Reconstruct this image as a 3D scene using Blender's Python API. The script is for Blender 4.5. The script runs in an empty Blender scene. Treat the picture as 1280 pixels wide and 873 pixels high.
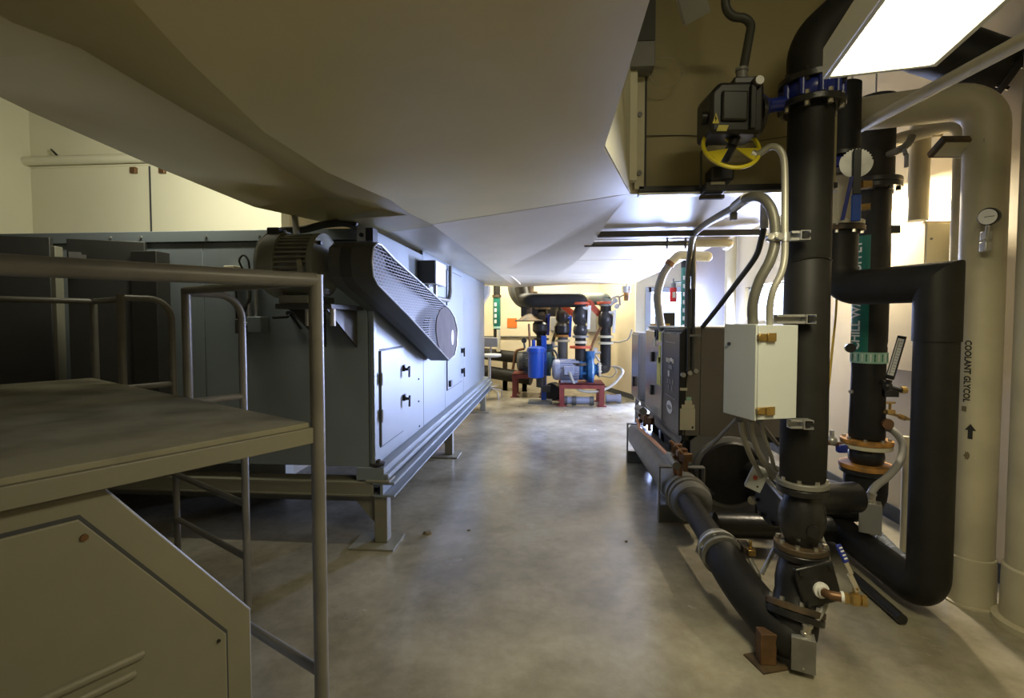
import bpy, bmesh, math, random
from mathutils import Vector as V, Matrix

random.seed(7)
C = bpy.context.scene.collection
F, CU, CV = 620.0, 640.0, 426.0          # focal length and principal point, pixels of the 1280x873 frame
EYE = 1.55
YAW, PITCH = math.radians(4.6), math.atan(24 / 620)
cy, sy, cp, sp = math.cos(YAW), math.sin(YAW), math.cos(PITCH), math.sin(PITCH)
FWD = V((-sy * cp, cy * cp, -sp)); RGT = V((cy, sy, 0)); UPV = RGT.cross(FWD)
EYEP = V((0, 0, EYE))


def P(u, v, X=None, Y=None, Z=None, d=None):
    """world point on the sight line through a photo pixel, at a known plane or distance"""
    k = FWD + RGT * ((u - CU) / F) + UPV * ((CV - v) / F)
    if X is not None: t = X / k.x
    elif Y is not None: t = Y / k.y
    elif Z is not None: t = (Z - EYE) / k.z
    else: t = d
    return EYEP + k * t


def plan(lat, dep):
    return V((lat * cy - dep * sy, lat * sy + dep * cy, 0))

# ------------------------------------------------------------------ materials
MATS = {}


def nodes(name):
    m = bpy.data.materials.new(name); m.use_nodes = True
    nt = m.node_tree; b = nt.nodes['Principled BSDF']
    return m, nt, b


def mat(name, col, rough=0.5, metal=0.0, var=0.0, scale=6.0, col2=None, bump=0.0, bscale=40.0, rvar=0.0, spec=None, detail=5):
    m, nt, b = nodes(name)
    b.inputs['Base Color'].default_value = (*col, 1)
    b.inputs['Roughness'].default_value = rough
    b.inputs['Metallic'].default_value = metal
    if spec is not None: b.inputs['Specular IOR Level'].default_value = spec
    tc = nt.nodes.new('ShaderNodeTexCoord')
    if var > 0 or col2:
        n = nt.nodes.new('ShaderNodeTexNoise'); n.inputs['Scale'].default_value = scale; n.inputs['Detail'].default_value = detail
        nt.links.new(tc.outputs['Object'], n.inputs['Vector'])
        r = nt.nodes.new('ShaderNodeValToRGB')
        c2 = col2 or tuple(c * (1 - var) for c in col)
        r.color_ramp.elements[0].position = 0.36; r.color_ramp.elements[0].color = (*c2, 1)
        r.color_ramp.elements[1].position = 0.6; r.color_ramp.elements[1].color = (*col, 1)
        nt.links.new(n.outputs['Fac'], r.inputs['Fac']); nt.links.new(r.outputs['Color'], b.inputs['Base Color'])
        if rvar:
            mr = nt.nodes.new('ShaderNodeMapRange'); mr.inputs['To Min'].default_value = max(0.02, rough - rvar); mr.inputs['To Max'].default_value = min(1, rough + rvar)
            nt.links.new(n.outputs['Fac'], mr.inputs['Value']); nt.links.new(mr.outputs['Result'], b.inputs['Roughness'])
    if bump:
        n2 = nt.nodes.new('ShaderNodeTexNoise'); n2.inputs['Scale'].default_value = bscale; n2.inputs['Detail'].default_value = 4
        nt.links.new(tc.outputs['Object'], n2.inputs['Vector'])
        bp = nt.nodes.new('ShaderNodeBump'); bp.inputs['Strength'].default_value = bump; bp.inputs['Distance'].default_value = 0.01
        nt.links.new(n2.outputs['Fac'], bp.inputs['Height']); nt.links.new(bp.outputs['Normal'], b.inputs['Normal'])
    MATS[name] = m
    return m


def emis(name, col, strength):
    m, nt, b = nodes(name)
    b.inputs['Base Color'].default_value = (0.8, 0.8, 0.8, 1)
    b.inputs['Emission Color'].default_value = (*col, 1); b.inputs['Emission Strength'].default_value = strength
    MATS[name] = m
    return m

# ------------------------------------------------------------------ mesh builder
ORG = {}


def basis(ax):
    ax = ax.normalized()
    h = V((0, 0, 1)) if abs(ax.z) < 0.9 else V((1, 0, 0))
    x = h.cross(ax).normalized(); y = ax.cross(x)
    return x, y, ax


class MB:
    def __init__(s): s.v = []; s.f = []

    def add(s, vs, fs):
        o = len(s.v); s.v += [V(p) for p in vs]; s.f += [tuple(o + i for i in f) for f in fs]
        return s

    def box(s, a, b):
        x0, y0, z0 = (min(a[i], b[i]) for i in range(3)); x1, y1, z1 = (max(a[i], b[i]) for i in range(3))
        return s.hexa([(x0, y0, z0), (x1, y0, z0), (x1, y1, z0), (x0, y1, z0), (x0, y0, z1), (x1, y0, z1), (x1, y1, z1), (x0, y1, z1)])

    def hexa(s, p):
        return s.add(p, [(3, 2, 1, 0), (4, 5, 6, 7), (0, 1, 5, 4), (1, 2, 6, 5), (2, 3, 7, 6), (3, 0, 4, 7)])

    def obox(s, c, ex, ey, ez):
        """box by centre and three half-extent vectors"""
        c = V(c); ex = V(ex); ey = V(ey); ez = V(ez)
        return s.hexa([c - ex - ey - ez, c + ex - ey - ez, c + ex + ey - ez, c - ex + ey - ez, c - ex - ey + ez, c + ex - ey + ez, c + ex + ey + ez, c - ex + ey + ez])

    def rbox(s, c, size, rz=0.0):
        m = Matrix.Rotation(rz, 3, 'Z')
        return s.obox(c, m @ V((size[0] / 2, 0, 0)), m @ V((0, size[1] / 2, 0)), V((0, 0, size[2] / 2)))

    def prism(s, poly, vec):
        n = len(poly); vec = V(vec); vs = [V(p) for p in poly] + [V(p) + vec for p in poly]
        return s.add(vs, [tuple(reversed(range(n))), tuple(range(n, 2 * n))] + [(i, (i + 1) % n, n + (i + 1) % n, n + i) for i in range(n)])

    def lathe(s, p, ax, prof, seg=28, cap=True):
        x, y, z = basis(V(ax)); p = V(p); o = len(s.v); n = len(prof)
        for (r, h) in prof:
            for k in range(seg):
                a = 2 * math.pi * k / seg
                s.v.append(p + z * h + (x * math.cos(a) + y * math.sin(a)) * r)
        for i in range(n - 1):
            for k in range(seg):
                k2 = (k + 1) % seg
                s.f.append((o + i * seg + k, o + i * seg + k2, o + (i + 1) * seg + k2, o + (i + 1) * seg + k))
        if cap:
            s.f.append(tuple(o + k for k in reversed(range(seg)))); s.f.append(tuple(o + (n - 1) * seg + k for k in range(seg)))
        return s

    def cyl(s, a, b, r, r2=None, seg=24):
        a = V(a); b = V(b)
        return s.lathe(a, b - a, [(r, 0), (r if r2 is None else r2, (b - a).length)], seg)

    def sphere(s, c, r, seg=24, rings=14, ax=(0, 0, 1), sq=1.0):
        prof = []
        for i in range(rings + 1):
            t = math.pi * i / rings
            prof.append((max(1e-4, r * math.sin(t)), -r * sq * math.cos(t)))
        return s.lathe(c, ax, prof, seg)

    def torus(s, c, ax, R, r, seg=40, sg=10, a0=0, a1=2 * math.pi):
        x, y, z = basis(V(ax)); c = V(c)
        full = abs(a1 - a0 - 2 * math.pi) < 1e-6
        n = seg if full else seg + 1
        pts = [c + (x * math.cos(a0 + (a1 - a0) * k / seg) + y * math.sin(a0 + (a1 - a0) * k / seg)) * R for k in range(n)]
        return s.sweep(pts, r, sg, closed=full)

    def sweep(s, pts, r, seg=12, closed=False):
        n = len(pts); o = len(s.v); T = []
        rr = r if isinstance(r, (list, tuple)) else [r] * n
        for i in range(n):
            a = pts[(i - 1) % n] if (closed or i) else pts[i]; b = pts[(i + 1) % n] if (closed or i < n - 1) else pts[i]
            T.append((b - a).normalized())
        x, y, _ = basis(T[0])
        for i in range(n):
            if i:
                q = T[i - 1].rotation_difference(T[i]); x = q @ x; y = q @ y
            for k in range(seg):
                a = 2 * math.pi * k / seg
                s.v.append(pts[i] + (x * math.cos(a) + y * math.sin(a)) * rr[i])
        for i in range(n if closed else n - 1):
            j = (i + 1) % n
            for k in range(seg):
                k2 = (k + 1) % seg
                s.f.append((o + i * seg + k, o + i * seg + k2, o + j * seg + k2, o + j * seg + k))
        if not closed:
            s.f.append(tuple(o + k for k in reversed(range(seg)))); s.f.append(tuple(o + (n - 1) * seg + k for k in range(seg)))
        return s

    def tube(s, pts, r, fil=0.0, seg=12, steps=7):
        return s.sweep(fillet([V(p) for p in pts], fil, steps), r, seg)

    def loft(s, rings, cap=True):
        n = len(rings[0]); o = len(s.v)
        for rg in rings: s.v += [V(p) for p in rg]
        for i in range(len(rings) - 1):
            for k in range(n):
                k2 = (k + 1) % n
                s.f.append((o + i * n + k, o + i * n + k2, o + (i + 1) * n + k2, o + (i + 1) * n + k))
        if cap:
            s.f.append(tuple(o + k for k in reversed(range(n)))); s.f.append(tuple(o + (len(rings) - 1) * n + k for k in range(n)))
        return s

    def build(s, name, m, parent=None, bevel=0.0, smooth=35, seg=2, label=None):
        me = bpy.data.meshes.new(name)
        if parent is not None: org = ORG[parent.name]
        else:
            xs = [p.x for p in s.v]; ys = [p.y for p in s.v]; zs = [p.z for p in s.v]
            org = V(((min(xs) + max(xs)) / 2, (min(ys) + max(ys)) / 2, min(zs)))
        me.from_pydata([p - org for p in s.v], [], s.f)
        bm = bmesh.new(); bm.from_mesh(me); bmesh.ops.recalc_face_normals(bm, faces=bm.faces); bm.to_mesh(me); bm.free()
        me.materials.append(m)
        for p in me.polygons: p.use_smooth = True
        me.set_sharp_from_angle(angle=math.radians(smooth))
        o = bpy.data.objects.new(name, me); C.objects.link(o)
        if parent is not None: o.parent = parent
        else: o.location = org
        ORG[o.name] = org.copy()
        if bevel:
            bv = o.modifiers.new('bevel', 'BEVEL'); bv.width = bevel; bv.segments = seg; bv.limit_method = 'ANGLE'; bv.angle_limit = math.radians(40)
        if label: o['label'] = label
        return o


def fillet(pts, rad, steps=7):
    if rad <= 0 or len(pts) < 3: return pts
    out = [pts[0]]
    for i in range(1, len(pts) - 1):
        a, b, c = pts[i - 1], pts[i], pts[i + 1]
        u = (a - b); w = (c - b); lu, lw = u.length, w.length; u.normalize(); w.normalize()
        ang = u.angle(w)
        if ang > math.pi - 0.05: out.append(b); continue
        t = min(rad / math.tan(ang / 2), lu * 0.48, lw * 0.48)
        r = t * math.tan(ang / 2)
        bis = (u + w).normalized(); cen = b + bis * (r / math.sin(ang / 2))
        s0 = b + u * t - cen; s1 = b + w * t - cen
        q = s0.rotation_difference(s1)
        axis, full = q.to_axis_angle()
        for k in range(steps + 1):
            out.append(cen + Matrix.Rotation(full * k / steps, 3, axis) @ s0)
    out.append(pts[-1])
    return out


def bez(pts, n=10):
    """smooth curve through points (Catmull-Rom)"""
    p = [V(q) for q in pts]; p = [p[0] * 2 - p[1]] + p + [p[-1] * 2 - p[-2]]; out = []
    for i in range(1, len(p) - 2):
        for k in range(n):
            t = k / n
            out.append(0.5 * ((2 * p[i]) + (p[i + 1] - p[i - 1]) * t + (2 * p[i - 1] - 5 * p[i] + 4 * p[i + 1] - p[i + 2]) * t * t + (3 * p[i] - p[i - 1] - 3 * p[i + 1] + p[i + 2]) * t ** 3))
    out.append(p[-2])
    return out


def tag(o, label, cat, group=None, kind=None):
    if label: o['label'] = label
    if cat: o['category'] = cat
    if group: o['group'] = group
    if kind: o['kind'] = kind
    return o


def thing(name, loc, label, cat, group=None):
    o = bpy.data.objects.new(name, None); C.objects.link(o); o.location = V(loc); o.empty_display_size = 0.1
    ORG[o.name] = V(loc)
    return tag(o, label, cat, group)


def struct(o): o['kind'] = 'structure'; return o


def copy_tree(o, parent=None):
    c = o.copy(); C.objects.link(c)
    if parent: c.parent = parent
    for ch in list(o.children): copy_tree(ch, c)
    return c


def flange(root, c, ax, r, th, m, mb=None, nb=8, br=0.011, bl=0.016, rb=None, name='flange', a0=0.2):
    """bolted pipe flange with a hexagon head on each side for every bolt"""
    c = V(c); ax = V(ax).normalized(); b = MB()
    b.lathe(c - ax * th / 2, ax, [(r - 0.003, 0), (r, 0.003), (r, th - 0.003), (r - 0.003, th)], 36)
    fo = b.build(name, m, root)
    x, y, z = basis(ax)
    if mb:
        for k in range(nb):
            a = a0 + 2 * math.pi * k / nb
            p = c + (x * math.cos(a) + y * math.sin(a)) * (rb or r * 0.84)
            MB().cyl(p - ax * (th / 2 + bl), p + ax * (th / 2 + bl), br, seg=6).build('bolt', mb, fo)
    return fo


def text_mesh(body, size, bold=0.0):
    cu = bpy.data.curves.new('lettering', 'FONT'); cu.body = body; cu.size = size; cu.offset = bold; cu.resolution_u = 2
    o = bpy.data.objects.new('lettering', cu); C.objects.link(o)
    dg = bpy.context.evaluated_depsgraph_get(); me = bpy.data.meshes.new_from_object(o.evaluated_get(dg))
    bm = bmesh.new(); bm.from_mesh(me); bpy.data.objects.remove(o); bpy.data.curves.remove(cu); bpy.data.meshes.remove(me)
    return bm


def flat_text(body, size, org, ex, ey, m, parent, name='lettering', bold=0.0, sx=1.0):
    bm = text_mesh(body, size, bold); org = V(org); ex = V(ex).normalized(); ey = V(ey).normalized()
    b = MB(); b.v = [org + ex * v.co.x * sx + ey * v.co.y for v in bm.verts]; bm.verts.index_update()
    b.f = [tuple(v.index for v in f.verts) for f in bm.faces]; bm.free()
    return b.build(name, m, parent)


def pipe_text(body, size, cx, cyy, r, ang, zb, m, parent, updown=1, name='lettering', bold=0.0, fit=1.0):
    """letters wrapped on a vertical pipe, reading upwards (updown=1) or downwards (-1)"""
    bm = text_mesh(body, size, bold)
    for k in range(1, 8):
        geom = bm.verts[:] + bm.edges[:] + bm.faces[:]
        bmesh.ops.bisect_plane(bm, geom=geom, plane_co=(0, size * 0.12 * k - size * .1, 0), plane_no=(0, 1, 0))
    sx = fit / max(v.co.x for v in bm.verts)
    bm.verts.index_update(); b = MB()
    for v in bm.verts:
        a = ang - updown * v.co.y / r
        b.v.append(V((cx + r * math.cos(a), cyy + r * math.sin(a), zb + updown * v.co.x * sx)))
    b.f = [tuple(v.index for v in f.verts) for f in bm.faces]; bm.free()
    return b.build(name, m, parent)
# ------------------------------------------------------------------ palette
M_wall = mat('wall_paint', (0.70, 0.61, 0.42), 0.6, var=0.12, scale=1.3, bump=0.05)
M_wallw = mat('wall_panel_paint', (0.78, 0.75, 0.58), 0.55, var=0.06, scale=1.0)
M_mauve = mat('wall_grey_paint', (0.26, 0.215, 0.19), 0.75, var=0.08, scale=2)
M_ceil = mat('ceiling_paint', (0.30, 0.28, 0.22), 0.8)
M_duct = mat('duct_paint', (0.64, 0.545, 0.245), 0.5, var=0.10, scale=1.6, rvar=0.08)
M_ductd = mat('plenum_shade_paint', (0.30, 0.255, 0.12), 0.5, var=0.10, scale=1.2)  # duct colour darkened, the shade on the plenum front put into it
M_ductw = mat('plenum_underside_paint', (0.66, 0.60, 0.46), 0.42, var=0.07, scale=2.2)
M_cream = mat('cream_paint', (0.66, 0.61, 0.44), 0.5, var=0.10, scale=4)
M_ahu = mat('grey_green_enamel', (0.215, 0.25, 0.27), 0.42, var=0.07, scale=3, rvar=0.08)
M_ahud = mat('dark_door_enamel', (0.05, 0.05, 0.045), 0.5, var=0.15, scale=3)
M_seam = mat('panel_joint', (0.05, 0.055, 0.06), 0.7)
M_plat = mat('tan_grey_enamel', (0.225, 0.214, 0.158), 0.5, var=0.10, scale=2.5, bump=0.03)
M_deck = mat('worn_deck', (0.26, 0.245, 0.17), 0.75, col2=(0.13, 0.115, 0.075), scale=3.2, bump=0.15, bscale=18, detail=8)
M_rail = mat('grey_rail_enamel', (0.20, 0.19, 0.165), 0.38, var=0.18, scale=7)
M_blk = mat('black_foam_insulation', (0.016, 0.0155, 0.014), 0.55, var=0.25, scale=9, spec=0.3, bump=0.12, bscale=12)
M_iron = mat('black_cast_iron', (0.018, 0.018, 0.018), 0.32, var=0.3, scale=14, bump=0.12, bscale=60)
M_rust = mat('rusty_iron', (0.10, 0.065, 0.03), 0.6, col2=(0.02, 0.018, 0.015), scale=9, bump=0.1)
M_flgrey = mat('grey_flange_metal', (0.23, 0.225, 0.20), 0.45, metal=0.3, var=0.2, scale=12)
M_flrust = mat('orange_rusty_flange', (0.50, 0.24, 0.045), 0.65, col2=(0.16, 0.09, 0.03), scale=10)
M_zinc = mat('zinc_bolts', (0.62, 0.60, 0.54), 0.3, metal=0.9)
M_galv = mat('galvanised_steel', (0.52, 0.52, 0.50), 0.4, metal=0.75, var=0.15, scale=16)
M_cond = mat('grey_conduit', (0.17, 0.165, 0.135), 0.42, metal=0.25, var=0.15, scale=12)
M_condl = mat('light_grey_conduit', (0.46, 0.45, 0.39), 0.4, metal=0.35, var=0.12, scale=12)
M_flex = mat('grey_flexible_conduit', (0.27, 0.265, 0.24), 0.45, bump=0.0)
M_dkcond = mat('dark_conduit', (0.045, 0.045, 0.038), 0.5)
M_blue = mat('blue_enamel', (0.012, 0.025, 0.22), 0.28)
M_blueb = mat('bright_blue_enamel', (0.008, 0.06, 0.36), 0.32)
M_yel = mat('yellow_enamel', (0.62, 0.52, 0.02), 0.4)
M_red = mat('red_enamel', (0.60, 0.02, 0.02), 0.4)
M_redbr = mat('red_oxide_paint', (0.20, 0.035, 0.03), 0.5, var=0.2, scale=8)
M_orange = mat('orange_red_paint', (0.55, 0.09, 0.03), 0.5, var=0.2, scale=8)
M_signor = mat('orange_sign', (0.62, 0.16, 0.02), 0.5, var=0.1, scale=30)
M_brass = mat('brass', (0.50, 0.34, 0.12), 0.35, metal=0.9, var=0.2, scale=20)
M_bronze = mat('brown_copper', (0.22, 0.12, 0.06), 0.45, metal=0.6, var=0.2, scale=20)
M_copper = mat('copper', (0.45, 0.20, 0.10), 0.35, metal=0.9)
M_white = mat('white_enamel', (0.70, 0.71, 0.66), 0.4)
M_box = mat('grey_white_enclosure', (0.54, 0.57, 0.55), 0.3, var=0.04, scale=3)
M_black = mat('black_plastic', (0.013, 0.013, 0.013), 0.38)
M_grey = mat('mid_grey_enamel', (0.20, 0.20, 0.195), 0.45, var=0.08, scale=5)
M_taupe = mat('taupe_enamel', (0.155, 0.14, 0.115), 0.5, var=0.06, scale=3)
M_ss = mat('stainless_steel', (0.50, 0.50, 0.50), 0.27, metal=0.9, var=0.08, scale=4)
M_label = mat('cream_label', (0.58, 0.55, 0.40), 0.6)
M_labelw = mat('white_label', (0.75, 0.75, 0.72), 0.6)
M_ylabel = mat('yellow_label', (0.62, 0.56, 0.12), 0.6)
M_teal = mat('teal_pipe_marker', (0.008, 0.14, 0.105), 0.4)
M_tealp = mat('pale_green_marker', (0.32, 0.55, 0.44), 0.4)
M_lett = mat('white_lettering', (0.72, 0.74, 0.70), 0.5)
M_ink = mat('black_stencil_ink', (0.012, 0.012, 0.011), 0.7)
M_glass = mat('gauge_glass', (0.75, 0.75, 0.70), 0.25)
M_fab = mat('pale_grey_upholstery', (0.50, 0.50, 0.47), 0.8, bump=0.1, bscale=90)
M_motor = mat('motor_enamel', (0.29, 0.30, 0.25), 0.45, var=0.15, scale=9)
M_guard = mat('grey_guard_enamel', (0.095, 0.10, 0.095), 0.5, var=0.1, scale=6, spec=0.3)
M_cooler = mat('grey_barrel_insulation', (0.17, 0.17, 0.155), 0.38, var=0.2, scale=6, bump=0.06, bscale=14)
M_wire = mat('thin_steel_wire', (0.5, 0.46, 0.35), 0.4, metal=0.6)
M_hose = mat('yellow_cord', (0.75, 0.52, 0.08), 0.5)
M_lamp = emis('lit_diffuser', (1.0, 0.96, 0.84), 6.0)
M_tube = emis('lit_tube_warm', (1.0, 0.90, 0.68), 6.0)


def floor_material():
    m, nt, b = nodes('polished_concrete'); L = nt.links
    tc = nt.nodes.new('ShaderNodeTexCoord')
    def noise(sc, det=6, rough=0.6):
        n = nt.nodes.new('ShaderNodeTexNoise'); n.inputs['Scale'].default_value = sc; n.inputs['Detail'].default_value = det; n.inputs['Roughness'].default_value = rough
        L.new(tc.outputs['Object'], n.inputs['Vector']); return n
    def ramp(n, a, ca, c, cb):
        r = nt.nodes.new('ShaderNodeValToRGB'); r.color_ramp.elements[0].position = a; r.color_ramp.elements[0].color = (*ca, 1)
        r.color_ramp.elements[1].position = c; r.color_ramp.elements[1].color = (*cb, 1); L.new(n.outputs['Fac'], r.inputs['Fac']); return r
    base = ramp(noise(1.1, 8), 0.35, (0.22, 0.195, 0.135), 0.65, (0.42, 0.39, 0.295))
    fine = ramp(noise(5.5, 9, 0.7), 0.3, (0.62, 0.60, 0.56), 0.62, (1, 1, 1))
    mul = nt.nodes.new('ShaderNodeMix'); mul.data_type = 'RGBA'; mul.blend_type = 'MULTIPLY'; mul.inputs['Factor'].default_value = 0.8
    L.new(base.outputs['Color'], mul.inputs['A']); L.new(fine.outputs['Color'], mul.inputs['B'])
    # pale mineral stain by the pipe loop and a rust stain under the pipe foot: marks with a place of their own
    def spot(x, y, rx, ry, sc, col, prev, lo=0.35, hi=0.6):
        mp = nt.nodes.new('ShaderNodeMapping'); mp.vector_type = 'POINT'
        mp.inputs['Scale'].default_value = (1 / rx, 1 / ry, 1); mp.inputs['Location'].default_value = (-x / rx, -y / ry, 0)
        L.new(tc.outputs['Object'], mp.inputs['Vector'])
        ln = nt.nodes.new('ShaderNodeVectorMath'); ln.operation = 'LENGTH'; L.new(mp.outputs['Vector'], ln.inputs[0])
        n = noise(sc, 8, 0.65)
        a = nt.nodes.new('ShaderNodeMath'); a.operation = 'MULTIPLY_ADD'; a.inputs[1].default_value = 1.6; L.new(n.outputs['Fac'], a.inputs[0])
        s = nt.nodes.new('ShaderNodeMath'); s.operation = 'MULTIPLY'; s.inputs[1].default_value = -1; L.new(ln.outputs['Value'], s.inputs[0]); L.new(s.outputs[0], a.inputs[2])
        mr = nt.nodes.new('ShaderNodeMapRange'); mr.inputs['From Min'].default_value = lo; mr.inputs['From Max'].default_value = hi; L.new(a.outputs[0], mr.inputs['Value'])
        mx = nt.nodes.new('ShaderNodeMix'); mx.data_type = 'RGBA'; mx.inputs['B'].default_value = (*col, 1)
        L.new(mr.outputs['Result'], mx.inputs['Factor']); L.new(prev, mx.inputs['A']); return mx.outputs['Result']
    FO = FLOOR_ORG
    out = spot(1.62 - FO.x, 2.55 - FO.y, 0.32, 0.42, 5, (0.42, 0.38, 0.27), mul.outputs['Result'], 0.25, 0.9)
    out = spot(1.0 - FO.x, 2.15 - FO.y, 0.45, 0.45, 3, (0.20, 0.11, 0.035), out, 0.15, 0.9)
    L.new(out, b.inputs['Base Color'])
    rr = nt.nodes.new('ShaderNodeMapRange'); rr.inputs['To Min'].default_value = 0.13; rr.inputs['To Max'].default_value = 0.34
    L.new(noise(1.8, 7).outputs['Fac'], rr.inputs['Value']); L.new(rr.outputs['Result'], b.inputs['Roughness'])
    bp = nt.nodes.new('ShaderNodeBump'); bp.inputs['Strength'].default_value = 0.05; bp.inputs['Distance'].default_value = 0.01
    L.new(noise(3.0, 5).outputs['Fac'], bp.inputs['Height']); L.new(bp.outputs['Normal'], b.inputs['Normal'])
    return m


def mesh_material():
    """slotted guard sheet: real see-through slots"""
    m, nt, b = nodes('slotted_sheet'); L = nt.links
    b.inputs['Base Color'].default_value = (0.20, 0.20, 0.20, 1); b.inputs['Specular IOR Level'].default_value = 0.25; b.inputs['Roughness'].default_value = 0.6
    tc = nt.nodes.new('ShaderNodeTexCoord'); sx = nt.nodes.new('ShaderNodeSeparateXYZ'); L.new(tc.outputs['Object'], sx.inputs[0])
    cb = nt.nodes.new('ShaderNodeCombineXYZ'); L.new(sx.outputs['Y'], cb.inputs['X']); L.new(sx.outputs['Z'], cb.inputs['Y'])
    br = nt.nodes.new('ShaderNodeTexBrick'); br.inputs['Scale'].default_value = 1.0
    br.inputs['Brick Width'].default_value = 0.06; br.inputs['Row Height'].default_value = 0.019; br.inputs['Mortar Size'].default_value = 0.0028; br.inputs['Mortar Smooth'].default_value = 0.0
    br.inputs['Color1'].default_value = (0, 0, 0, 1); br.inputs['Color2'].default_value = (0, 0, 0, 1); br.inputs['Mortar'].default_value = (1, 1, 1, 1)
    L.new(cb.outputs[0], br.inputs['Vector'])
    L.new(br.outputs['Color'], b.inputs['Alpha'])
    return m


def glass_material():
    m, nt, b = nodes('window_glass'); L = nt.links
    out = nt.nodes['Material Output']; nt.nodes.remove(b)
    t = nt.nodes.new('ShaderNodeBsdfTransparent'); t.inputs[0].default_value = (0.93, 0.96, 0.97, 1)
    g = nt.nodes.new('ShaderNodeBsdfGlossy'); g.inputs['Roughness'].default_value = 0.05
    mx = nt.nodes.new('ShaderNodeMixShader'); mx.inputs[0].default_value = 0.06
    L.new(t.outputs[0], mx.inputs[1]); L.new(g.outputs[0], mx.inputs[2]); L.new(mx.outputs[0], out.inputs['Surface'])
    return m


FLOOR_ORG = V((-1.2, 5.0, -0.1))
M_floor = floor_material(); M_slots = mesh_material(); M_pane = glass_material()

# ------------------------------------------------------------------ the room
XR, XL, YB, YN, ZC = 2.66, -5.2, 11.6, -2.6, 3.75
YD = 9.8                                                # wall with the daylight door
struct(MB().box((XL - .2, YN - .2, -0.1), (XR + .2, YB + .4, 0)).build('floor', M_floor))
struct(MB().box((XL - .2, YN - .2, ZC), (XR + .2, YB + .4, ZC + .1)).build('ceiling', M_ceil))
struct(MB().box((XL - .15, YN, 0), (XL, 4.7, ZC)).build('wall_left', M_wallw))
struct(MB().box((XL, 4.62, 0), (-2.6, 4.77, ZC)).build('wall_left_back', M_wallw))
struct(MB().box((-2.75, 4.77, 0), (-2.6, YB, ZC)).build('wall_left_far', M_wall))
struct(MB().box((XL, YN - .15, 0), (XR, YN, ZC)).build('wall_near', M_wall))
struct(MB().box((-2.75, YB, 0), (1.12, YB + .15, ZC)).build('wall_back', M_wall))
# angled pier between the pump bay and the daylight door
a0, a1 = V((1.08, YB, 0)), V((1.66, YD, 0)); nn = V((0.25, 0.08, 0))
struct(MB().prism([a0, a1, a1 + nn, a0 + nn], (0, 0, ZC)).build('wall_pier', M_wall))
n_ = (a1 - a0).normalized(); o_ = V((-n_.y, n_.x, 0)); o_ = o_ if o_.x < 0 else -o_
struct(MB().prism([a0 + o_ * .001, a1 + o_ * .001, a1 + o_ * .014, a0 + o_ * .014], (0, 0, 0.1)).build('baseboard_pier', M_seam))
# right wall with its window opening
W0, W1, WZ0, WZ1 = 5.55, 7.12, 1.56, 2.02
wr = MB()
wr.box((XR, YN, 0), (XR + .15, W0, ZC)).box((XR, W1, 0), (XR + .15, YD + .15, ZC)).box((XR, W0, 0), (XR + .15, W1, WZ0)).box((XR, W0, WZ1), (XR + .15, W1, ZC))
struct(wr.build('wall_right', M_wall))
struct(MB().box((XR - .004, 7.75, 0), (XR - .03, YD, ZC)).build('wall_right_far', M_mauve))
struct(MB().box((XR - .018, YN, 0), (XR, 7.75, 0.11)).build('baseboard_right', M_seam))
wf = MB()
for (y0, y1, z0, z1) in ((W0, W1, WZ0, WZ0 + .03), (W0, W1, WZ1 - .03, WZ1), (W0, W0 + .04, WZ0, WZ1), (W1 - .04, W1, WZ0, WZ1), ((W0 + W1) / 2 - .02, (W0 + W1) / 2 + .02, WZ0, WZ1)):
    wf.box((XR + .05, y0, z0), (XR + .1, y1, z1))
wfo = struct(wf.build('window_1', M_white)); MB().box((XR + .07, W0, WZ0), (XR + .076, W1, WZ1)).build('window_pane', M_pane, wfo)
# door wall
DX0, DX1, DZ = 1.86, 2.56, 2.16
wd = MB().box((1.62, YD, 0), (DX0, YD + .15, ZC)).box((DX1, YD, 0), (XR, YD + .15, ZC)).box((DX0, YD, DZ), (DX1, YD + .15, ZC))
struct(wd.build('wall_door', M_wallw))
M_frame = mat('pale_blue_frame', (0.42, 0.50, 0.60), 0.4)
df = MB().box((DX0 - .06, YD - .03, 0), (DX0 + .05, YD + .1, DZ + .05)).box((DX1 - .05, YD - .03, 0), (DX1 + .06, YD + .1, DZ + .05)).box((DX0, YD - .03, DZ - .05), (DX1, YD + .1, DZ + .05))
dfo = struct(df.build('door_1', M_frame, bevel=.006)); MB().box((DX0 + .05, YD + .04, .02), (DX1 - .05, YD + .048, DZ - .05)).build('door_glass', M_pane, dfo)
MB().box((DX0 + .05, YD + .02, .85), (DX1 - .05, YD + .07, .93)).build('push_bar', M_galv, dfo)

# ------------------------------------------------------------------ camera
cam = bpy.data.cameras.new('camera'); cam.sensor_fit = 'HORIZONTAL'; cam.sensor_width = 36; cam.lens = F / 1280 * 36
cam.shift_y = (CV - 436.5) / 1280; cam.clip_start = 0.05
co = bpy.data.objects.new('camera', cam); C.objects.link(co); co.location = EYEP; co.rotation_euler = (math.pi / 2 - PITCH, 0, YAW)
bpy.context.scene.camera = co

# ------------------------------------------------------------------ light
sc = bpy.context.scene
sc.view_settings.view_transform = 'Standard'; sc.view_settings.look = 'None'; sc.view_settings.exposure = -0.6; sc.view_settings.gamma = 1; sc.view_settings.use_curve_mapping = False
w = bpy.data.worlds.new('daylight'); sc.world = w; w.use_nodes = True
w.node_tree.nodes['Background'].inputs[0].default_value = (0.74, 0.84, 1.0, 1); w.node_tree.nodes['Background'].inputs[1].default_value = 6.0


def area(name, loc, target, sx_, sy_, power, col):
    l = bpy.data.lights.new(name, 'AREA'); l.shape = 'RECTANGLE'; l.size = sx_; l.size_y = sy_; l.energy = power; l.color = col
    o = bpy.data.objects.new(name, l); C.objects.link(o); o.location = loc
    o.rotation_euler = (V(target) - V(loc)).to_track_quat('-Z', 'Y').to_euler(); return o


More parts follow.
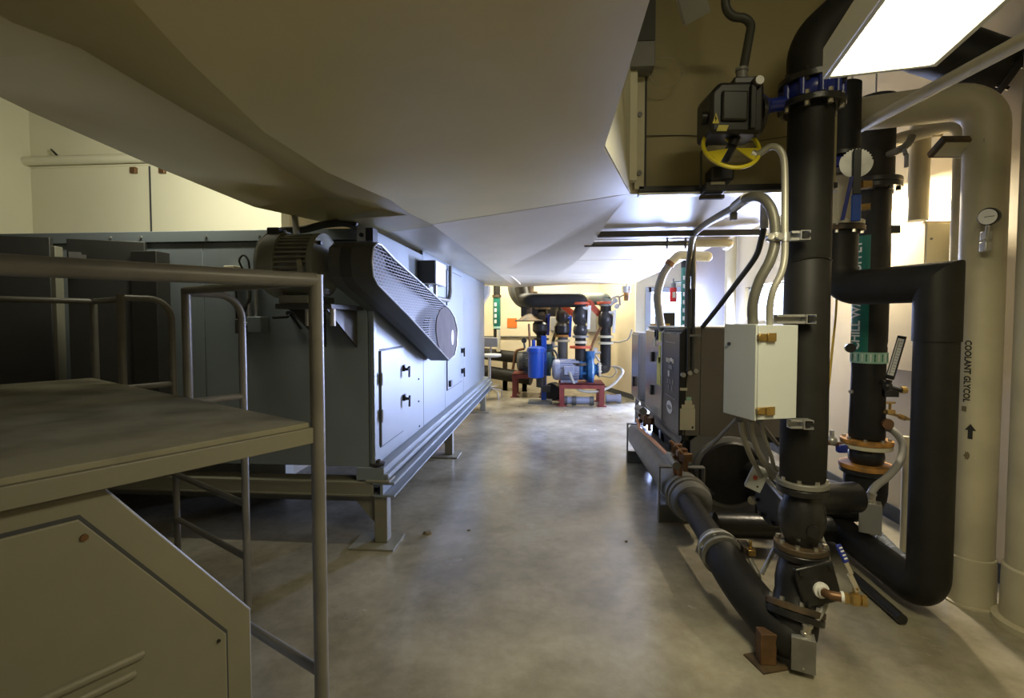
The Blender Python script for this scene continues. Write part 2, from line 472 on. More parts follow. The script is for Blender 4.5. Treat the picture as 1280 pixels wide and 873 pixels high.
area('daylight_window', (XR + .125, (W0 + W1) / 2, (WZ0 + WZ1) / 2), (-1.2, 5.6, 1.0), 1.5, .42, 470, (0.58, 0.64, 1.0))
area('daylight_door', (3.0, YD + .85, 1.15), (-1.2, 4.6, 0.7), .9, 1.9, 2600, (0.50, 0.58, 1.0))
area('daylight_door_straight', ((DX0 + DX1) / 2, YD + .5, 1.1), (0.4, 5.5, 0.6), .6, 2.0, 750, (0.50, 0.58, 1.0))


def strip_light(name, a, b, label, power, col, drop=(0, 0, -1), group=None, mt=None):
    """fluorescent batten between two points with its tube glowing on the side it faces"""
    a = V(a); b = V(b); ax = (b - a).normalized(); dn = V(drop).normalized(); sd = ax.cross(dn)
    t = thing(name, (a + b) / 2, label, 'ceiling light', group)
    MB().obox((a + b) / 2, ax * (b - a).length / 2, sd * .06, dn * .03).build('housing', M_white, t, bevel=.006)
    MB().cyl(a + dn * .055 + ax * .03, b + dn * .055 - ax * .03, .016, seg=12).build('tube', M_tube, t)
    for k in (.15, .85):
        q = a.lerp(b, k) - dn * .03; MB().cyl(q, (q.x, q.y, ZC - .001), .006, seg=8).build('hanger_rod', M_galv, t)
    for e, s in ((a, 1), (b, -1)): MB().obox(e + dn * .05 + ax * s * .012, ax * .012, sd * .02, dn * .028).build('lamp_holder', M_white, t)
    l = bpy.data.lights.new('batten_light', 'AREA'); l.shape = 'RECTANGLE'; l.size = (b - a).length; l.size_y = .08; l.energy = power; l.color = col
    o = bpy.data.objects.new('batten_light', l); C.objects.link(o)
    z = -dn; x = ax; y = z.cross(x)
    o.matrix_world = Matrix(((x.x, y.x, z.x, 0), (x.y, y.y, z.y, 0), (x.z, y.z, z.z, 0), (0, 0, 0, 1))); o.location = (a + b) / 2 + dn * .085
    return t


strip_light('strip_light', (-3.1, 3.0, 3.0), (-2.1, 3.0, 3.0), 'white fluorescent batten hung above the grey air handler before the pale panels', 64, (1.0, .97, .76), drop=(-.25, .9, -.4))
strip_light('strip_light', (-1.9, 10.4, 3.2), (-0.7, 10.4, 3.2), 'white fluorescent batten over the stool and the green pipe', 140, (1, .90, .66))
strip_light('strip_light', (-0.2, 10.3, 3.2), (1.0, 10.3, 3.2), 'white fluorescent batten over the blue motor pump', 140, (1, .92, .72))
strip_light('strip_light', (2.34, 3.78, 2.5), (2.34, 4.2, 2.5), 'short white fluorescent batten by the right wall behind the chilled water pipe', 120, (1, .86, .62), drop=(.55, .1, -.8))
strip_light('strip_light', (0.75, 0.55, 3.45), (1.75, 0.55, 3.45), 'unseen batten added under the ceiling to brighten the plenum face', 12, (1, .90, .58), drop=(.1, .6, -.8))  # added fill light out of view, lifts the plenum face and near right

# the lit fixture at the top right, hung from the ceiling
fx = [P(1042, 95, d=1.62), P(1152, 94, d=1.62)]
ZL = 2.33
c0, c1 = P(1046, 93, Z=ZL), P(1154, 92, Z=ZL)
n0, n1 = P(1110, 2, Z=ZL), P(1247, -2, Z=ZL)
# ------------------------------------------------------------------ lit fixture at the upper right
u_ = (V((1.085, 1.30, 0)) - V((1.16, 1.69, 0))).normalized(); s_ = V((-u_.y, u_.x, 0)); s_ = s_ if s_.x > 0 else -s_
fc = V((1.02, 1.68, ZL)) + u_ * .62
t = thing('troffer_light', fc + V((0, 0, .1)), 'lit white box fixture hung at the upper right above the black pipes', 'ceiling light')
hw, hl = .155, .62
m_ = MB()
for s in (-1, 1):
    m_.obox(fc + s_ * s * (hw - .009) + V((0, 0, .05)), s_ * .009, u_ * hl, V((0, 0, .05)))
    m_.obox(fc + u_ * s * (hl - .009) + V((0, 0, .05)), u_ * .009, s_ * (hw - .018), V((0, 0, .05)))
m_.obox(fc + V((0, 0, .096)), s_ * (hw - .018), u_ * (hl - .018), V((0, 0, .004)))
m_.build('housing', M_white, t, bevel=.003)
MB().obox(fc + V((0, 0, .010)), s_ * (hw - .019), u_ * (hl - .019), V((0, 0, .004))).build('diffuser', M_lamp, t)
for k in (-.4, .4):
    MB().cyl(fc + u_ * k + V((0, 0, .1)), (fc.x + u_.x * k, fc.y + u_.y * k, ZC), .006, seg=8).build('hanger_rod', M_galv, t)
l = bpy.data.lights.new('fixture_light', 'AREA'); l.shape = 'RECTANGLE'; l.size = .26; l.size_y = 1.2; l.energy = 47; l.color = (1, .89, .56)
o = bpy.data.objects.new('fixture_light', l); C.objects.link(o); o.location = fc + V((0, 0, .004)); o.rotation_euler = (0, 0, math.atan2(u_.y, u_.x) - math.pi / 2)

# ------------------------------------------------------------------ air handling unit
AX, AY = -1.22, 3.30
t = AHU = thing('air_handling_unit', (-2.2, 6, 0), 'large grey-green air handler cabinet on a steel base along the left', 'air handler')
zb, zt = .555, 2.17
b_ = MB().box((-4.75, AY + .02, zb), (AX - .02, 4.5, zt)).box((-2.5, 4.5, zb), (AX - .02, 8.9, zt))
b_.build('casing', M_seam, t)
yy = lambda u: P(u, 430, X=AX).y
ys = [AY, yy(529), yy(556), yy(579), 8.92]
for i in range(4):
    o = MB().box((AX - .03, ys[i] + (.003 if i else 0), zb - .01), (AX, ys[i + 1] - .003, 2.236 if i else zt + .008)).build('side_panel', M_ahu, t, bevel=.004)
xs = [-4.75, P(256, 400, Y=AY).x, AX - .032]
for i in range(2):
    MB().box((xs[i], AY, zb - .01), (xs[i + 1] - .004, AY + .03, 2.10)).build('front_panel', M_ahu, t, bevel=.004)
tr = MB().box((-4.75, AY - .012, 2.104), (AX, AY + .03, 2.18)).build('top_trim', M_ahu, t, bevel=.003)
for u in (140, 178, 259, 325, 402):
    p = P(u, 291, Y=AY); MB().cyl((p.x, AY - .02, 2.14), (p.x, AY, 2.14), .009, seg=8).build('trim_bolt', M_galv, tr)
MB().box((AX - .012, AY - .012, zb - .01), (AX + .012, AY + .04, 2.18)).build('corner_post', M_ahu, t, bevel=.004)


def side_door(u0, u1, vt, vb, hinge_first=True):
    y0, y1 = yy(u0), yy(u1); z1 = P(u0, vt, X=AX).z; z0 = P(u0, vb, X=AX).z
    d = MB().box((AX + .002, y0, z0), (AX + .014, y1, z1)).build('access_door', M_ahu, t, bevel=.003)
    fr = MB()
    for (a, b, c, e) in ((y0 - .012, y0 - .004, z0, z1), (y1 + .004, y1 + .012, z0, z1), (y0, y1, z1 + .004, z1 + .012), (y0, y1, z0 - .012, z0 - .004)):
        fr.box((AX, a, c), (AX + .004, b, e))
    fr.build('door_gasket', M_seam, t)
    return d, y0, y1, z0, z1


d, y0, y1, z0, z1 = side_door(474, 503, 439, 559)
for z in (z1 - .17, z0 + .27):
    h = MB().rbox((AX + .022, y1 - .02, z), (.02, .05, .05)).cyl((AX + .03, y1 - .02, z - .01), (AX + .06, y1 - .02, z - .01), .012, seg=10)
    h.obox((AX + .06, y1 - .005, z - .03), (.007, 0, 0), (0, .012, 0), (0, .004, .045)).build('latch_handle', M_black, d)
for z in (z1 - .2, z0 + .22):
    MB().cyl((AX + .018, y0 - .012, z - .045), (AX + .018, y0 - .012, z + .045), .009, seg=8).rbox((AX + .017, y0 + .012, z), (.006, .04, .06)).build('hinge', M_grey, d)
d, y0, y1, z0, z1 = side_door(558, 577, 338, 488)
for z in (P(568, 441, X=AX).z, P(568, 468, X=AX).z):
    MB().rbox((AX + .025, y1 - .08, z), (.03, .07, .06)).obox((AX + .05, y1 - .07, z - .02), (.008, 0, 0), (0, .015, 0), (0, 0, .06)).build('latch_handle', M_black, d)
MB().rbox((AX + .025, y0 + .1, P(563, 478, X=AX).z), (.03, .08, .07)).build('latch_handle', M_black, d)
# small fasteners on the plain panel between the doors
for (u, v) in ((523, 474), (523, 502), (524, 533), (510, 460), (469, 435), (469, 529)):
    p = P(u, v, X=AX); MB().cyl((AX, p.y, p.z), (AX + .008, p.y, p.z), .009, seg=8).build('panel_bolt', M_seam, t)
for k in range(4):
    p = P(472.5 + k * 2.6, 584 - k * 2.0, X=AX); MB().cyl((AX, p.y, p.z), (AX + .008, p.y, p.z), .011, seg=8).build('panel_bolt', M_zinc, t)
# base frame
fr = MB().box((AX - .12, AY - .02, .455), (AX + .075, 8.95, .545)).box((AX + .075, AY - .02, .465), (AX + .105, 8.95, .50))
fr.build('base_rail', M_ahu, t, bevel=.004)
fr = MB().box((AX - .02, AY - .03, .43), (AX + .15, 9.0, .45)).box((AX + .05, AY - .03, .36), (AX + .07, 9.0, .44)).box((AX - .02, AY - .03, .345), (AX + .15, 9.0, .36))
fr.build('side_beam', M_ahu, t, bevel=.003)
fr = MB().box((-4.75, AY - .03, .43), (AX, AY + .12, .447)).box((-4.75, AY - .028, .355), (AX, AY - .012, .435)).box((-4.75, AY - .03, .345), (AX, AY + .12, .36))
fr.build('front_beam', M_plat, t, bevel=.003)
MB().box((-4.7, 3.78, .12), (-1.35, 3.92, .24)).build('cross_beam', M_plat, t, bevel=.003)
MB().cyl((AX + .02, AY + .02, .447), (AX + .02, AY + .02, .56), .022, seg=10).lathe((AX + .02, AY + .02, .555), (0, 0, 1), [(.05, 0), (.05, .015), (.02, .02), (.02, .035)], 12).build('isolator', M_rust, t)
MB().box((AX - .05, AY - .04, .448), (AX + .12, AY + .09, .462)).build('corner_plate', M_plat, t, bevel=.002)


def leg(x, y, gus=True):
    lg = MB().box((x - .045, y - .045, .014), (x + .045, y + .045, .345))
    o = lg.build('leg', M_plat, t, bevel=.006)
    MB().box((x - .19, y - .15, 0.001), (x + .12, y + .12, .014)).build('foot_plate', M_plat, o)
    if gus: MB().prism([(x - .045, y, .345), (x - .045, y, .12), (x - .24, y, .345)], (0, .012, 0)).build('gusset', M_plat, o)


leg(AX + .04, AY + .05); leg(AX + .04, 5.62); leg(AX + .04, 8.45); leg(-4.4, AY + .05, False); leg(AX - .9, 8.6, False); leg(-4.5, 4.4, False)
# white end duct beyond the side
hx1, hx2 = P(611, 352, Y=8.95).x, P(600, 385, Y=8.95).x
MB().prism([(AX - .3, 8.95, 2.2), (hx1, 8.95, 2.2), (hx1 - .01, 8.95, 2.05), (hx2, 8.95, P(598, 386, Y=8.95).z), (AX - .3, 8.95, 1.5)], (0, .25, 0)).build('end_hood', M_white, t, bevel=.004)
# open doors on the front at the left: dark inside faces
def swung_door(hu, hv, fu, fv, lbl):
    a = P(hu, hv, Y=AY - .05); zt_ = a.z; b = P(fu, fv, Y=3.07); b = V((b.x, b.y, zt_)); a.z = zt_
    n = (b - a).normalized(); s = V((-n.y, n.x, 0)); z0 = .62
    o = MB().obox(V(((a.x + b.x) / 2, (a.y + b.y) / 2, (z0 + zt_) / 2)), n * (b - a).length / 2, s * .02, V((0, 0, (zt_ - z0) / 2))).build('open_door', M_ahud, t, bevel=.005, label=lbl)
    return o, a, b, n, s, zt_
o, a, b, n, s, z_ = swung_door(182, 303, 84, 291, 'dark open door with a latch')
q = b - n * .05; sgn = 1 if (V((0, 0, 0)) - q).dot(s) > 0 else -1
MB().obox(V((q.x, q.y, z_ - .12)) + s * sgn * .03, n * .03, s * .012, V((0, 0, .03))).obox(V((q.x, q.y, z_ - .12)) + s * sgn * .05 - n * .03, n * .035, s * .008, V((0, 0, .012))).build('door_latch', M_galv, o)
p = a + (b - a) * .55; MB().cyl(V((p.x, p.y, 1.1)) + s * sgn * .02, V((p.x, p.y, 1.1)) + s * sgn * .05, .02, seg=12).build('door_knob', M_black, o)
o2, a, b, n, s, z_ = swung_door(64, 297, -60, 283, 'dark open door at the far left')
# recess with inner blades between the doors
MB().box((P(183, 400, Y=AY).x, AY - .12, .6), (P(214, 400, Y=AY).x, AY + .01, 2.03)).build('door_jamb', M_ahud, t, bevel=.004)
MB().box((P(70, 400, Y=AY).x, AY - .06, .6), (P(82, 400, Y=AY).x, AY - .001, 2.08)).build('door_jamb', M_plat, t, bevel=.004)
for (u0, u1) in ((0, 28), (42, 64)):
    MB().box((P(u0, 400, Y=AY).x, AY - .03, .6), (P(u1, 400, Y=AY).x, AY - .002, 1.72)).build('inner_panel', M_plat, t, bevel=.003)

# control box on the side with its conduit
bx = P(529, 323, X=AX); by = P(545, 323, X=AX); z1 = P(545, 326, X=AX + .16).z; z0 = P(545, 355, X=AX + .16).z
t2 = thing('control_box', (AX, 5.2, z0), 'small white box with a dark face on the air handler side above the belt guard', 'control box')
yb = P(545, 340, X=AX + .17).y
MB().box((AX + .002, yb, z0), (AX + .17, yb + .42, z1)).build('box_body', M_white, t2, bevel=.004)
MB().box((AX + .006, yb - .012, z0 + .005), (AX + .165, yb, z1 - .005)).build('box_cover', M_ahud, t2, bevel=.003)
MB().rbox((AX + .06, yb + .1, z0 - .06), (.05, .05, .12)).rbox((AX + .12, yb + .18, z0 - .07), (.03, .05, .14)).build('cable_gland', M_galv, t2, bevel=.004)
p0 = P(563, 330, X=AX + .03); p1 = P(563, 358, X=AX + .03); pe = P(556, 375, X=AX + .03)
tag(MB().tube([(AX + .03, p0.y, 2.2), (AX + .03, p1.y, pe.z), (AX + .03, yb + .25, pe.z), (AX + .03, yb + .25, z0 - .06)], .022, .16, 10).build('conduit', M_cond), 'bent grey conduit running down the air handler side from the duct', 'conduit')

# disconnect boxes on the front
fy = AY
def fbox(u0, v0, u1, v1, dep, name, m, par):
    a = P(u0, v0, Y=fy - dep); b = P(u1, v1, Y=fy - dep)
    return MB().box((a.x, fy - dep, b.z), (b.x, fy - .001, a.z)).build(name, m, par, bevel=.005)
t3 = thing('disconnect_switch', P(308, 415, Y=fy - .05), 'grey switch boxes with conduits on the air handler front beside the motor', 'electrical switch')
s1 = fbox(308, 396, 326, 416, .10, 'switch_box', M_ahu, t3); s2 = fbox(293, 399, 306, 417, .09, 'switch_box', M_ahud, t3)
p = P(305, 405, Y=fy - .11); MB().cyl((p.x, fy - .11, p.z), (p.x, fy - .085, p.z), .012, seg=10).build('toggle', M_labelw, s1)
for u in (312, 321):
    a = P(u, 396, Y=fy - .05); b = P(u, 362, Y=fy - .05)
    MB().cyl((a.x, fy - .05, a.z), (a.x, fy - .05, b.z), .014, seg=10).build('conduit', M_galv, t3)
a = P(296, 399, Y=fy - .04); b = P(291, 350, Y=fy - .04)
MB().sweep(bez([a, a + V((.0, 0, .12)), b + V((.02, 0, -.08)), b]), .008, 8).build('cable', M_dkcond, t3)
a = P(302, 399, Y=fy - .04); b = P(310, 345, Y=fy - .04); c = P(312, 372, Y=fy - .06)
MB().sweep(bez([a, P(306, 386, Y=fy - .05), c, b]), .013, 8).build('cable', M_dkcond, t3)
t4 = thing('sensor_box', P(287, 352, Y=fy), 'small beige box on the air handler front above the switch boxes', 'sensor box')
fbox(279, 332, 292, 351, .09, 'sensor_body', M_cream, t4)
o = fbox(306, 336, 315, 351, .06, 'terminal_block', M_black, t4); a = P(309, 342, Y=fy - .062)
MB().rbox((a.x, fy - .066, a.z), (.022, .01, .03)).build('terminal_label', M_labelw, o)
q = [P(303, 336, Y=fy - .04), P(299, 326, Y=fy - .06), P(304, 319, Y=fy - .06), P(310, 325, Y=fy - .05), P(312, 336, Y=fy - .04)]
MB().sweep(bez(q), .007, 8).build('cable', M_dkcond, t4)
p = P(354, 397, Y=fy - .03); hk = thing('door_hook', (p.x, fy, p.z), 'dark hook handle on the air handler front under the motor', 'hook')
a = P(341, 397, Y=fy - .06); b = P(360, 396, Y=fy - .06); c = P(362, 392, Y=fy - .03); d_ = P(375, 412, Y=fy - .03)
MB().cyl((a.x, fy - .06, a.z), (b.x, fy - .06, b.z), .011, seg=8).build('hook_rod', M_black, hk)
MB().tube([(b.x, fy - .06, b.z), (c.x, fy - .03, c.z), (d_.x, fy - .01, d_.z)], .008, 0, 8).cyl((c.x, fy, c.z), (c.x, fy - .05, c.z), .018, seg=10).build('hook_stay', M_black, hk)

# ------------------------------------------------------------------ motor and belt guard
MY = 2.95; mc = P(365, 332, Y=MY); MZ = mc.z
x0 = P(333, 333, Y=MY).x; x1 = P(357, 333, Y=MY).x; x2 = P(404, 333, Y=MY).x; x3 = P(416, 333, Y=MY).x
MR = .194; fk = (x1 + .03 - x0) / .188
t = thing('electric_motor', (mc.x, MY, MZ - MR), 'large grey ribbed motor mounted high on the air handler front', 'motor')
ax = V((1, 0, 0))
MB().lathe((x1 + .03, MY, MZ), -ax, [(MR + .008, 0), (MR + .008, .10 * fk), (MR * .97, .13 * fk), (MR * .86, .165 * fk), (MR * .62, .185 * fk), (MR * .55, .187 * fk), (.02, .188 * fk)], 40).build('fan_cover', M_motor, t)
core = MB().cyl((x1 + .02, MY, MZ), (x2, MY, MZ), MR * .84, seg=40).build('frame', M_motor, t)
fins = MB()
for k in range(40):
    a = 2 * math.pi * k / 40; dy = V((0, math.cos(a), math.sin(a))); tn = V((0, -math.sin(a), math.cos(a)))
    fins.obox(V(((x1 + x2) / 2 + .01, MY, MZ)) + dy * MR * .90, ax * ((x2 - x1) / 2 - .02), dy * MR * .075, tn * .0045)
fins.build('cooling_fins', M_motor, t)
MB().lathe((x2 - .015, MY, MZ), ax, [(MR * .98, 0), (MR * .98, .035), (MR * .8, .05), (.1, .075), (.03, .08), (.03, .16)], 36).build('end_bell', M_motor, t)
for k in range(4):
    a = math.pi / 4 + k * math.pi / 2; p = V((x2 + .03, MY + math.cos(a) * MR * .85, MZ + math.sin(a) * MR * .85)); MB().cyl(p, p + ax * .018, .014, seg=6).build('bolt', M_black, t)
MB().rbox(((x1 + x2) / 2, MY + .04, MZ - MR - .02), (x2 - x1 - .06, .36, .05)).build('foot', M_motor, t, bevel=.005)
jb = P(340, 297, Y=MY - .02)
MB().rbox((jb.x + .05, MY - .05, MZ + MR - .02), (.075, .10, .085)).build('terminal_box', M_ahud, t, bevel=.006)
t = thing('motor_bracket', (mc.x, 3.1, MZ - MR - .3), 'dark steel bracket carrying the ribbed motor off the air handler front', 'bracket')
zb_ = MZ - MR - .047
MB().box((x1 + .02, MY - .16, zb_ - .03), (x3 + .06, AY - .013, zb_)).build('shelf_plate', M_ahud, t, bevel=.003)
for x in (x1 + .08, x3):
    MB().prism([(x, MY - .12, zb_ - .03), (x, AY - .013, zb_ - .03), (x, AY - .013, zb_ - .28)], (.014, 0, 0)).build('web', M_ahud, t)
for x in (x2 - .04, x3 + .05):
    MB().cyl((x, MY - .12, zb_ - .13), (x, MY - .12, zb_ - .03), .018, seg=8).build('adjusting_bolt', M_galv, t)

GX = -1.0
face = [(471, 303), (466, 309), (464, 326), (466, 346), (472, 357), (490, 375), (509, 394), (535, 422), (561, 451), (568, 445), (571.5, 430), (571.5, 412), (568, 396), (562, 386), (548, 373), (533, 359), (514, 342), (494, 324), (476, 305)]
fp = [P(u, v, X=GX) for u, v in face]
zmin = min(p.z for p in fp)
t = thing('belt_guard', (GX - .1, 3.7, zmin), 'slanting grey belt guard with a slotted sheet face on the air handler side', 'belt guard')
ring = lambda x, k=0.0: [V((x, p.y, p.z)) for p in inset(fp, k)]


def inset(pts, k):
    if not k: return pts
    n = len(pts); out = []
    cen = sum((p for p in pts), V()) / n
    ar = sum((pts[i].y * pts[(i + 1) % n].z - pts[(i + 1) % n].y * pts[i].z) for i in range(n))
    sg = 1 if ar > 0 else -1
    for i in range(n):
        a, b, c = pts[i - 1], pts[i], pts[(i + 1) % n]
        e0 = (b - a); e1 = (c - b); n0_ = V((0, -e0.z, e0.y)).normalized() * sg; n1_ = V((0, -e1.z, e1.y)).normalized() * sg
        m = (n0_ + n1_); m = m / max(.4, m.dot(n1_)) if m.length > 1e-6 else n1_
        out.append(b + m * k)
    return out


n = len(fp); rim = MB()
o0, o1, i0, i1 = ring(GX), ring(GX - .12), ring(GX, .012), ring(GX - .12, .012)
rim.v = o0 + o1 + i0 + i1
for i in range(n):
    j = (i + 1) % n
    rim.f += [(i, j, n + j, n + i), (2 * n + i, 3 * n + i, 3 * n + j, 2 * n + j), (i, 2 * n + i, 2 * n + j, j), (n + i, n + j, 3 * n + j, 3 * n + i)]
rim.build('cover_rim', M_guard, t)
bk = ring(GX - .121, -.0)
MB().prism(bk, (-.06, 0, 0)).build('back_housing', M_ahud, t, smooth=40)
# collar reaching back around the motor shaft, the same outline as the guard's upper end
def clip(pts, ymax):
    out = []; n_ = len(pts)
    for i in range(n_):
        a, b = pts[i], pts[(i + 1) % n_]
        if a.y <= ymax: out.append(a)
        if (a.y <= ymax) != (b.y <= ymax): out.append(a.lerp(b, (ymax - a.y) / (b.y - a.y)))
    return out
up = clip(fp, AY - .02)
MB().prism([V((GX - .183, p.y, p.z)) for p in up], (-.07, 0, 0)).build('shaft_collar', M_guard, t, smooth=40)
sh = MB(); r_ = ring(GX - .006, .004); sh.prism(r_, (-.002, 0, 0)); sh.build('slotted_sheet', M_slots, t)
ed = MB(); ed.sweep(ring(GX + .002, .004), .006, 6, closed=True); ed.build('bright_edge', M_galv, t, label='pale worn edge')
M_guardb = mat('brown_grey_steel', (0.09, 0.072, 0.062), 0.75, var=0.2, scale=8, spec=0.15)
pc = P(558, 420, X=GX); yb2 = pc.y
pl = [P(u, v, X=GX) for u, v in ((561, 450), (567, 444.5), (570.5, 430), (570.5, 412), (567, 397), (561, 387), (556, 384), (550, 388), (546, 398), (545, 412), (547, 428), (551, 441))]
MB().prism([V((GX - .003, p.y, p.z)) for p in pl], (.004, 0, 0)).build('end_plate', M_guardb, t, label='solid plate at the lower end with a white oval hole')
ov = P(566, 422, X=GX + .004); ovm = MB()
ovm.add([V((GX + .0025, ov.y + math.cos(a) * .055, ov.z + math.sin(a) * .075)) for a in [k * math.pi / 12 for k in range(24)]], [tuple(range(24))])
ovm.prism([V((GX + .0012, ov.y + math.cos(a) * .055, ov.z + math.sin(a) * .075)) for a in [k * math.pi / 12 for k in range(24)]], (.002, 0, 0)).build('oval_opening', M_labelw, t)
# pulleys seen through the slots
MB().cyl((GX - .09, 2.93, MZ - .02), (GX - .04, 2.93, MZ - .02), .12, seg=32).build('small_pulley', M_rust, t)
pq = P(546, 414, X=GX); MB().cyl((GX - .09, pq.y, pq.z), (GX - .04, pq.y, pq.z), .13, seg=32).build('large_pulley', M_rust, t)

# hanging strap and tube above the motor
a = P(367, 269, Z=2.226); b = P(376, 347, Y=2.66)
t = thing('hanger_strap', b, 'thin worn steel angle hanging from the duct in front of the motor', 'hanger')
MB().obox((a + b) / 2, (b - a) / 2, V((.014, 0, 0)), V((0, .003, 0))).obox((a + b) / 2 + V((.012, .012, 0)), (b - a) / 2, V((.002, 0, 0)), V((0, .014, 0))).build('angle', M_galv, t)
MB().tube([b + V((0, -.005, .02)), b + V((.0, -.03, -.02)), b + V((-.05, -.03, -.05))], .005, .01, 8).build('hook', M_galv, t)
q = [P(323, 316, Y=MY - .12), P(326, 306, Y=MY - .10), P(338, 294, Y=MY - .02), P(352, 289, Y=3.05), P(380, 287, Y=3.12), P(405, 281, Y=3.15), P(430, 279, Y=3.16), P(446, 283, Y=3.17)]
tag(MB().sweep(bez(q), .024, 10).build('flexible_conduit', M_dkcond), 'dark flexible conduit arching over the top of the motor', 'conduit')
p = P(452, 294, Y=3.2); t = thing('bracket_plate', p, 'small pale bracket plate under the duct above the belt guard', 'bracket')
a = P(446, 285, Y=3.2); b = P(457, 301, Y=3.2)
MB().box((a.x, 3.2, b.z), (b.x, 3.21, a.z)).build('plate', M_galv, t); MB().cyl((p.x, 3.19, p.z), (p.x, 3.2, p.z), .014, seg=10).build('bolt', M_black, t)
MB().box((b.x, 3.2, b.z - .0), (b.x + .05, 3.287, a.z)).build('block', M_black, t)
# ------------------------------------------------------------------ work platform with ladder
O = P(392.5, 929, Z=0); PZ = 1.187
av = plan(-.81, .58); av.normalize(); bv = V((-av.y, av.x, 0)); bv = bv if bv.y < 0 else -bv
pf = lambda s, t_, z: V((O.x, O.y, 0)) + av * s + bv * t_ + V((0, 0, z))
t = PLAT = thing('work_platform', pf(1.2, .8, 0), 'tan-grey raised platform with pipe handrails and a side ladder in the left foreground', 'platform')
LA, LB = 2.43, 1.8
dk = MB().prism([pf(0, 0, PZ - .018), pf(LA, 0, PZ - .018), pf(LA, LB, PZ - .018), pf(0, LB, PZ - .018)], (0, 0, .018)).build('deck', M_deck, t, bevel=.002)
lip = MB()
def slab(s0, t0, s1, t1, z0, z1): lip.prism([pf(s0, t0, z0), pf(s1, t0, z0), pf(s1, t1, z0), pf(s0, t1, z0)], (0, 0, z1 - z0))
slab(-.012, -.01, .012, LB, PZ - .075, PZ - .0185); slab(.012, -.01, LA, .012, PZ - .075, PZ - .0185); slab(LA, -.01, LA + .012, LB, PZ - .075, PZ - .0185)
lip.build('edge_frame', M_plat, t, bevel=.003)
RZ = 1.698; RR = .0255
MB().cyl(pf(-.0, -.035, 0), pf(-.0, -.035, RZ + .02), RR, seg=20).build('post', M_rail, t)
MB().cyl(pf(0.0, -.035, RZ), pf(0, LB, RZ - .04), RR * 1.02, seg=20).build('front_rail', M_rail, t)
p2, p1 = 1.047, 1.935
MB().tube([pf(0, -.035, RZ), pf(p2, -.02, RZ)], .019, 0, 14).build('side_rail', M_rail, t)
for s, nm in ((p2, 'loop'), (p1, 'loop')):
    MB().cyl(pf(s, -.02, PZ - .07), pf(s, -.02, RZ + .01), .021, seg=16).build('post', M_rail, t)
    MB().tube([pf(s, -.02, RZ - .01), pf(s, -.28, RZ - .01), pf(s, -.28, 0)], .019, .18, 14, 9).build('ladder_stringer', M_rail, t)
    MB().cyl(pf(s, -.02, PZ - .03), pf(s, -.28, PZ - .03), .017, seg=12).build('stringer_tie', M_rail, t)
for z in (.849, .578, .288):
    MB().cyl(pf(p2, -.28, z), pf(p1, -.28, z), .017, seg=12).build('rung', M_rail, t)
MB().cyl(pf(0, -.035, .246), pf(LA - .05, .05, .246), .019, seg=12).build('lower_brace', M_rail, t)
MB().tube([pf(p1, -.02, RZ - .02), pf(LA, -.02, RZ - .02), pf(LA, LB, RZ - .02)], .018, .0, 12).build('back_rail', M_rail, t)
MB().cyl(pf(LA, -.02, PZ - .07), pf(LA, -.02, RZ), .021, seg=14).build('post', M_rail, t)
for (s, q) in ((LA - .05, .05), (LA - .05, LB - .05), (.05, LB - .05)):
    MB().cyl(pf(s, q, 0), pf(s, q, PZ - .02), .03, seg=12).build('leg', M_rail, t)
# cabinet below the deck
CB0, CB1, CF = .200, 1.6, .035
prof = [(CB0, .0), (CB0, 0.5888), (.577, 1.1031), (CB1, 1.1031), (CB1, 0)]
t = thing('steel_cabinet', pf(.5, 1, 0), 'tan-grey steel cabinet with a cut-off corner under the platform deck', 'cabinet')
MB().prism([pf(CF, q, z) for q, z in prof], av * .85).build('cabinet_body', M_plat, t, bevel=.006)
dp = [(.285, .0 + .03), (.285, 0.5514), (.638, 1.0386), (CB1 - .03, 1.0386), (CB1 - .03, .03)]
MB().prism([pf(CF - .001, q, z) for q, z in [(.277, .02), (.277, 0.5561), (.633, 1.0479), (CB1 - .02, 1.0479), (CB1 - .02, .02)]], av * -.0015).build('door_gap', M_seam, t)
dr = MB().prism([pf(CF - .003, q, z) for q, z in dp], av * -.010).build('cabinet_door', M_plat, t, bevel=.003)
for (u, v) in ((105, 672), (273, 801)):
    # bolt heads on the door, found on the door plane
    k = FWD + RGT * ((u - CU) / F) + UPV * ((CV - v) / F); pn = pf(CF - .013, 0, 0); tt = (pn - EYEP).dot(av) / k.dot(av); q = EYEP + k * tt
    MB().cyl(q, q - av * .006, .009 if u < 200 else .005, seg=10).build('door_bolt', M_bronze if u < 200 else M_black, dr)
k = FWD + RGT * ((160 - CU) / F) + UPV * ((CV - 826) / F); tt = (pf(CF - .013, 0, 0) - EYEP).dot(av) / k.dot(av); q = EYEP + k * tt
for j in range(2):
    c = q + V((0, 0, -.045 * j)) + bv * .02 * j
    MB().obox(c + bv * .12, bv * .16, av * .012, V((0, 0, .012))).build('louver', M_plat, dr, bevel=.010, seg=3)

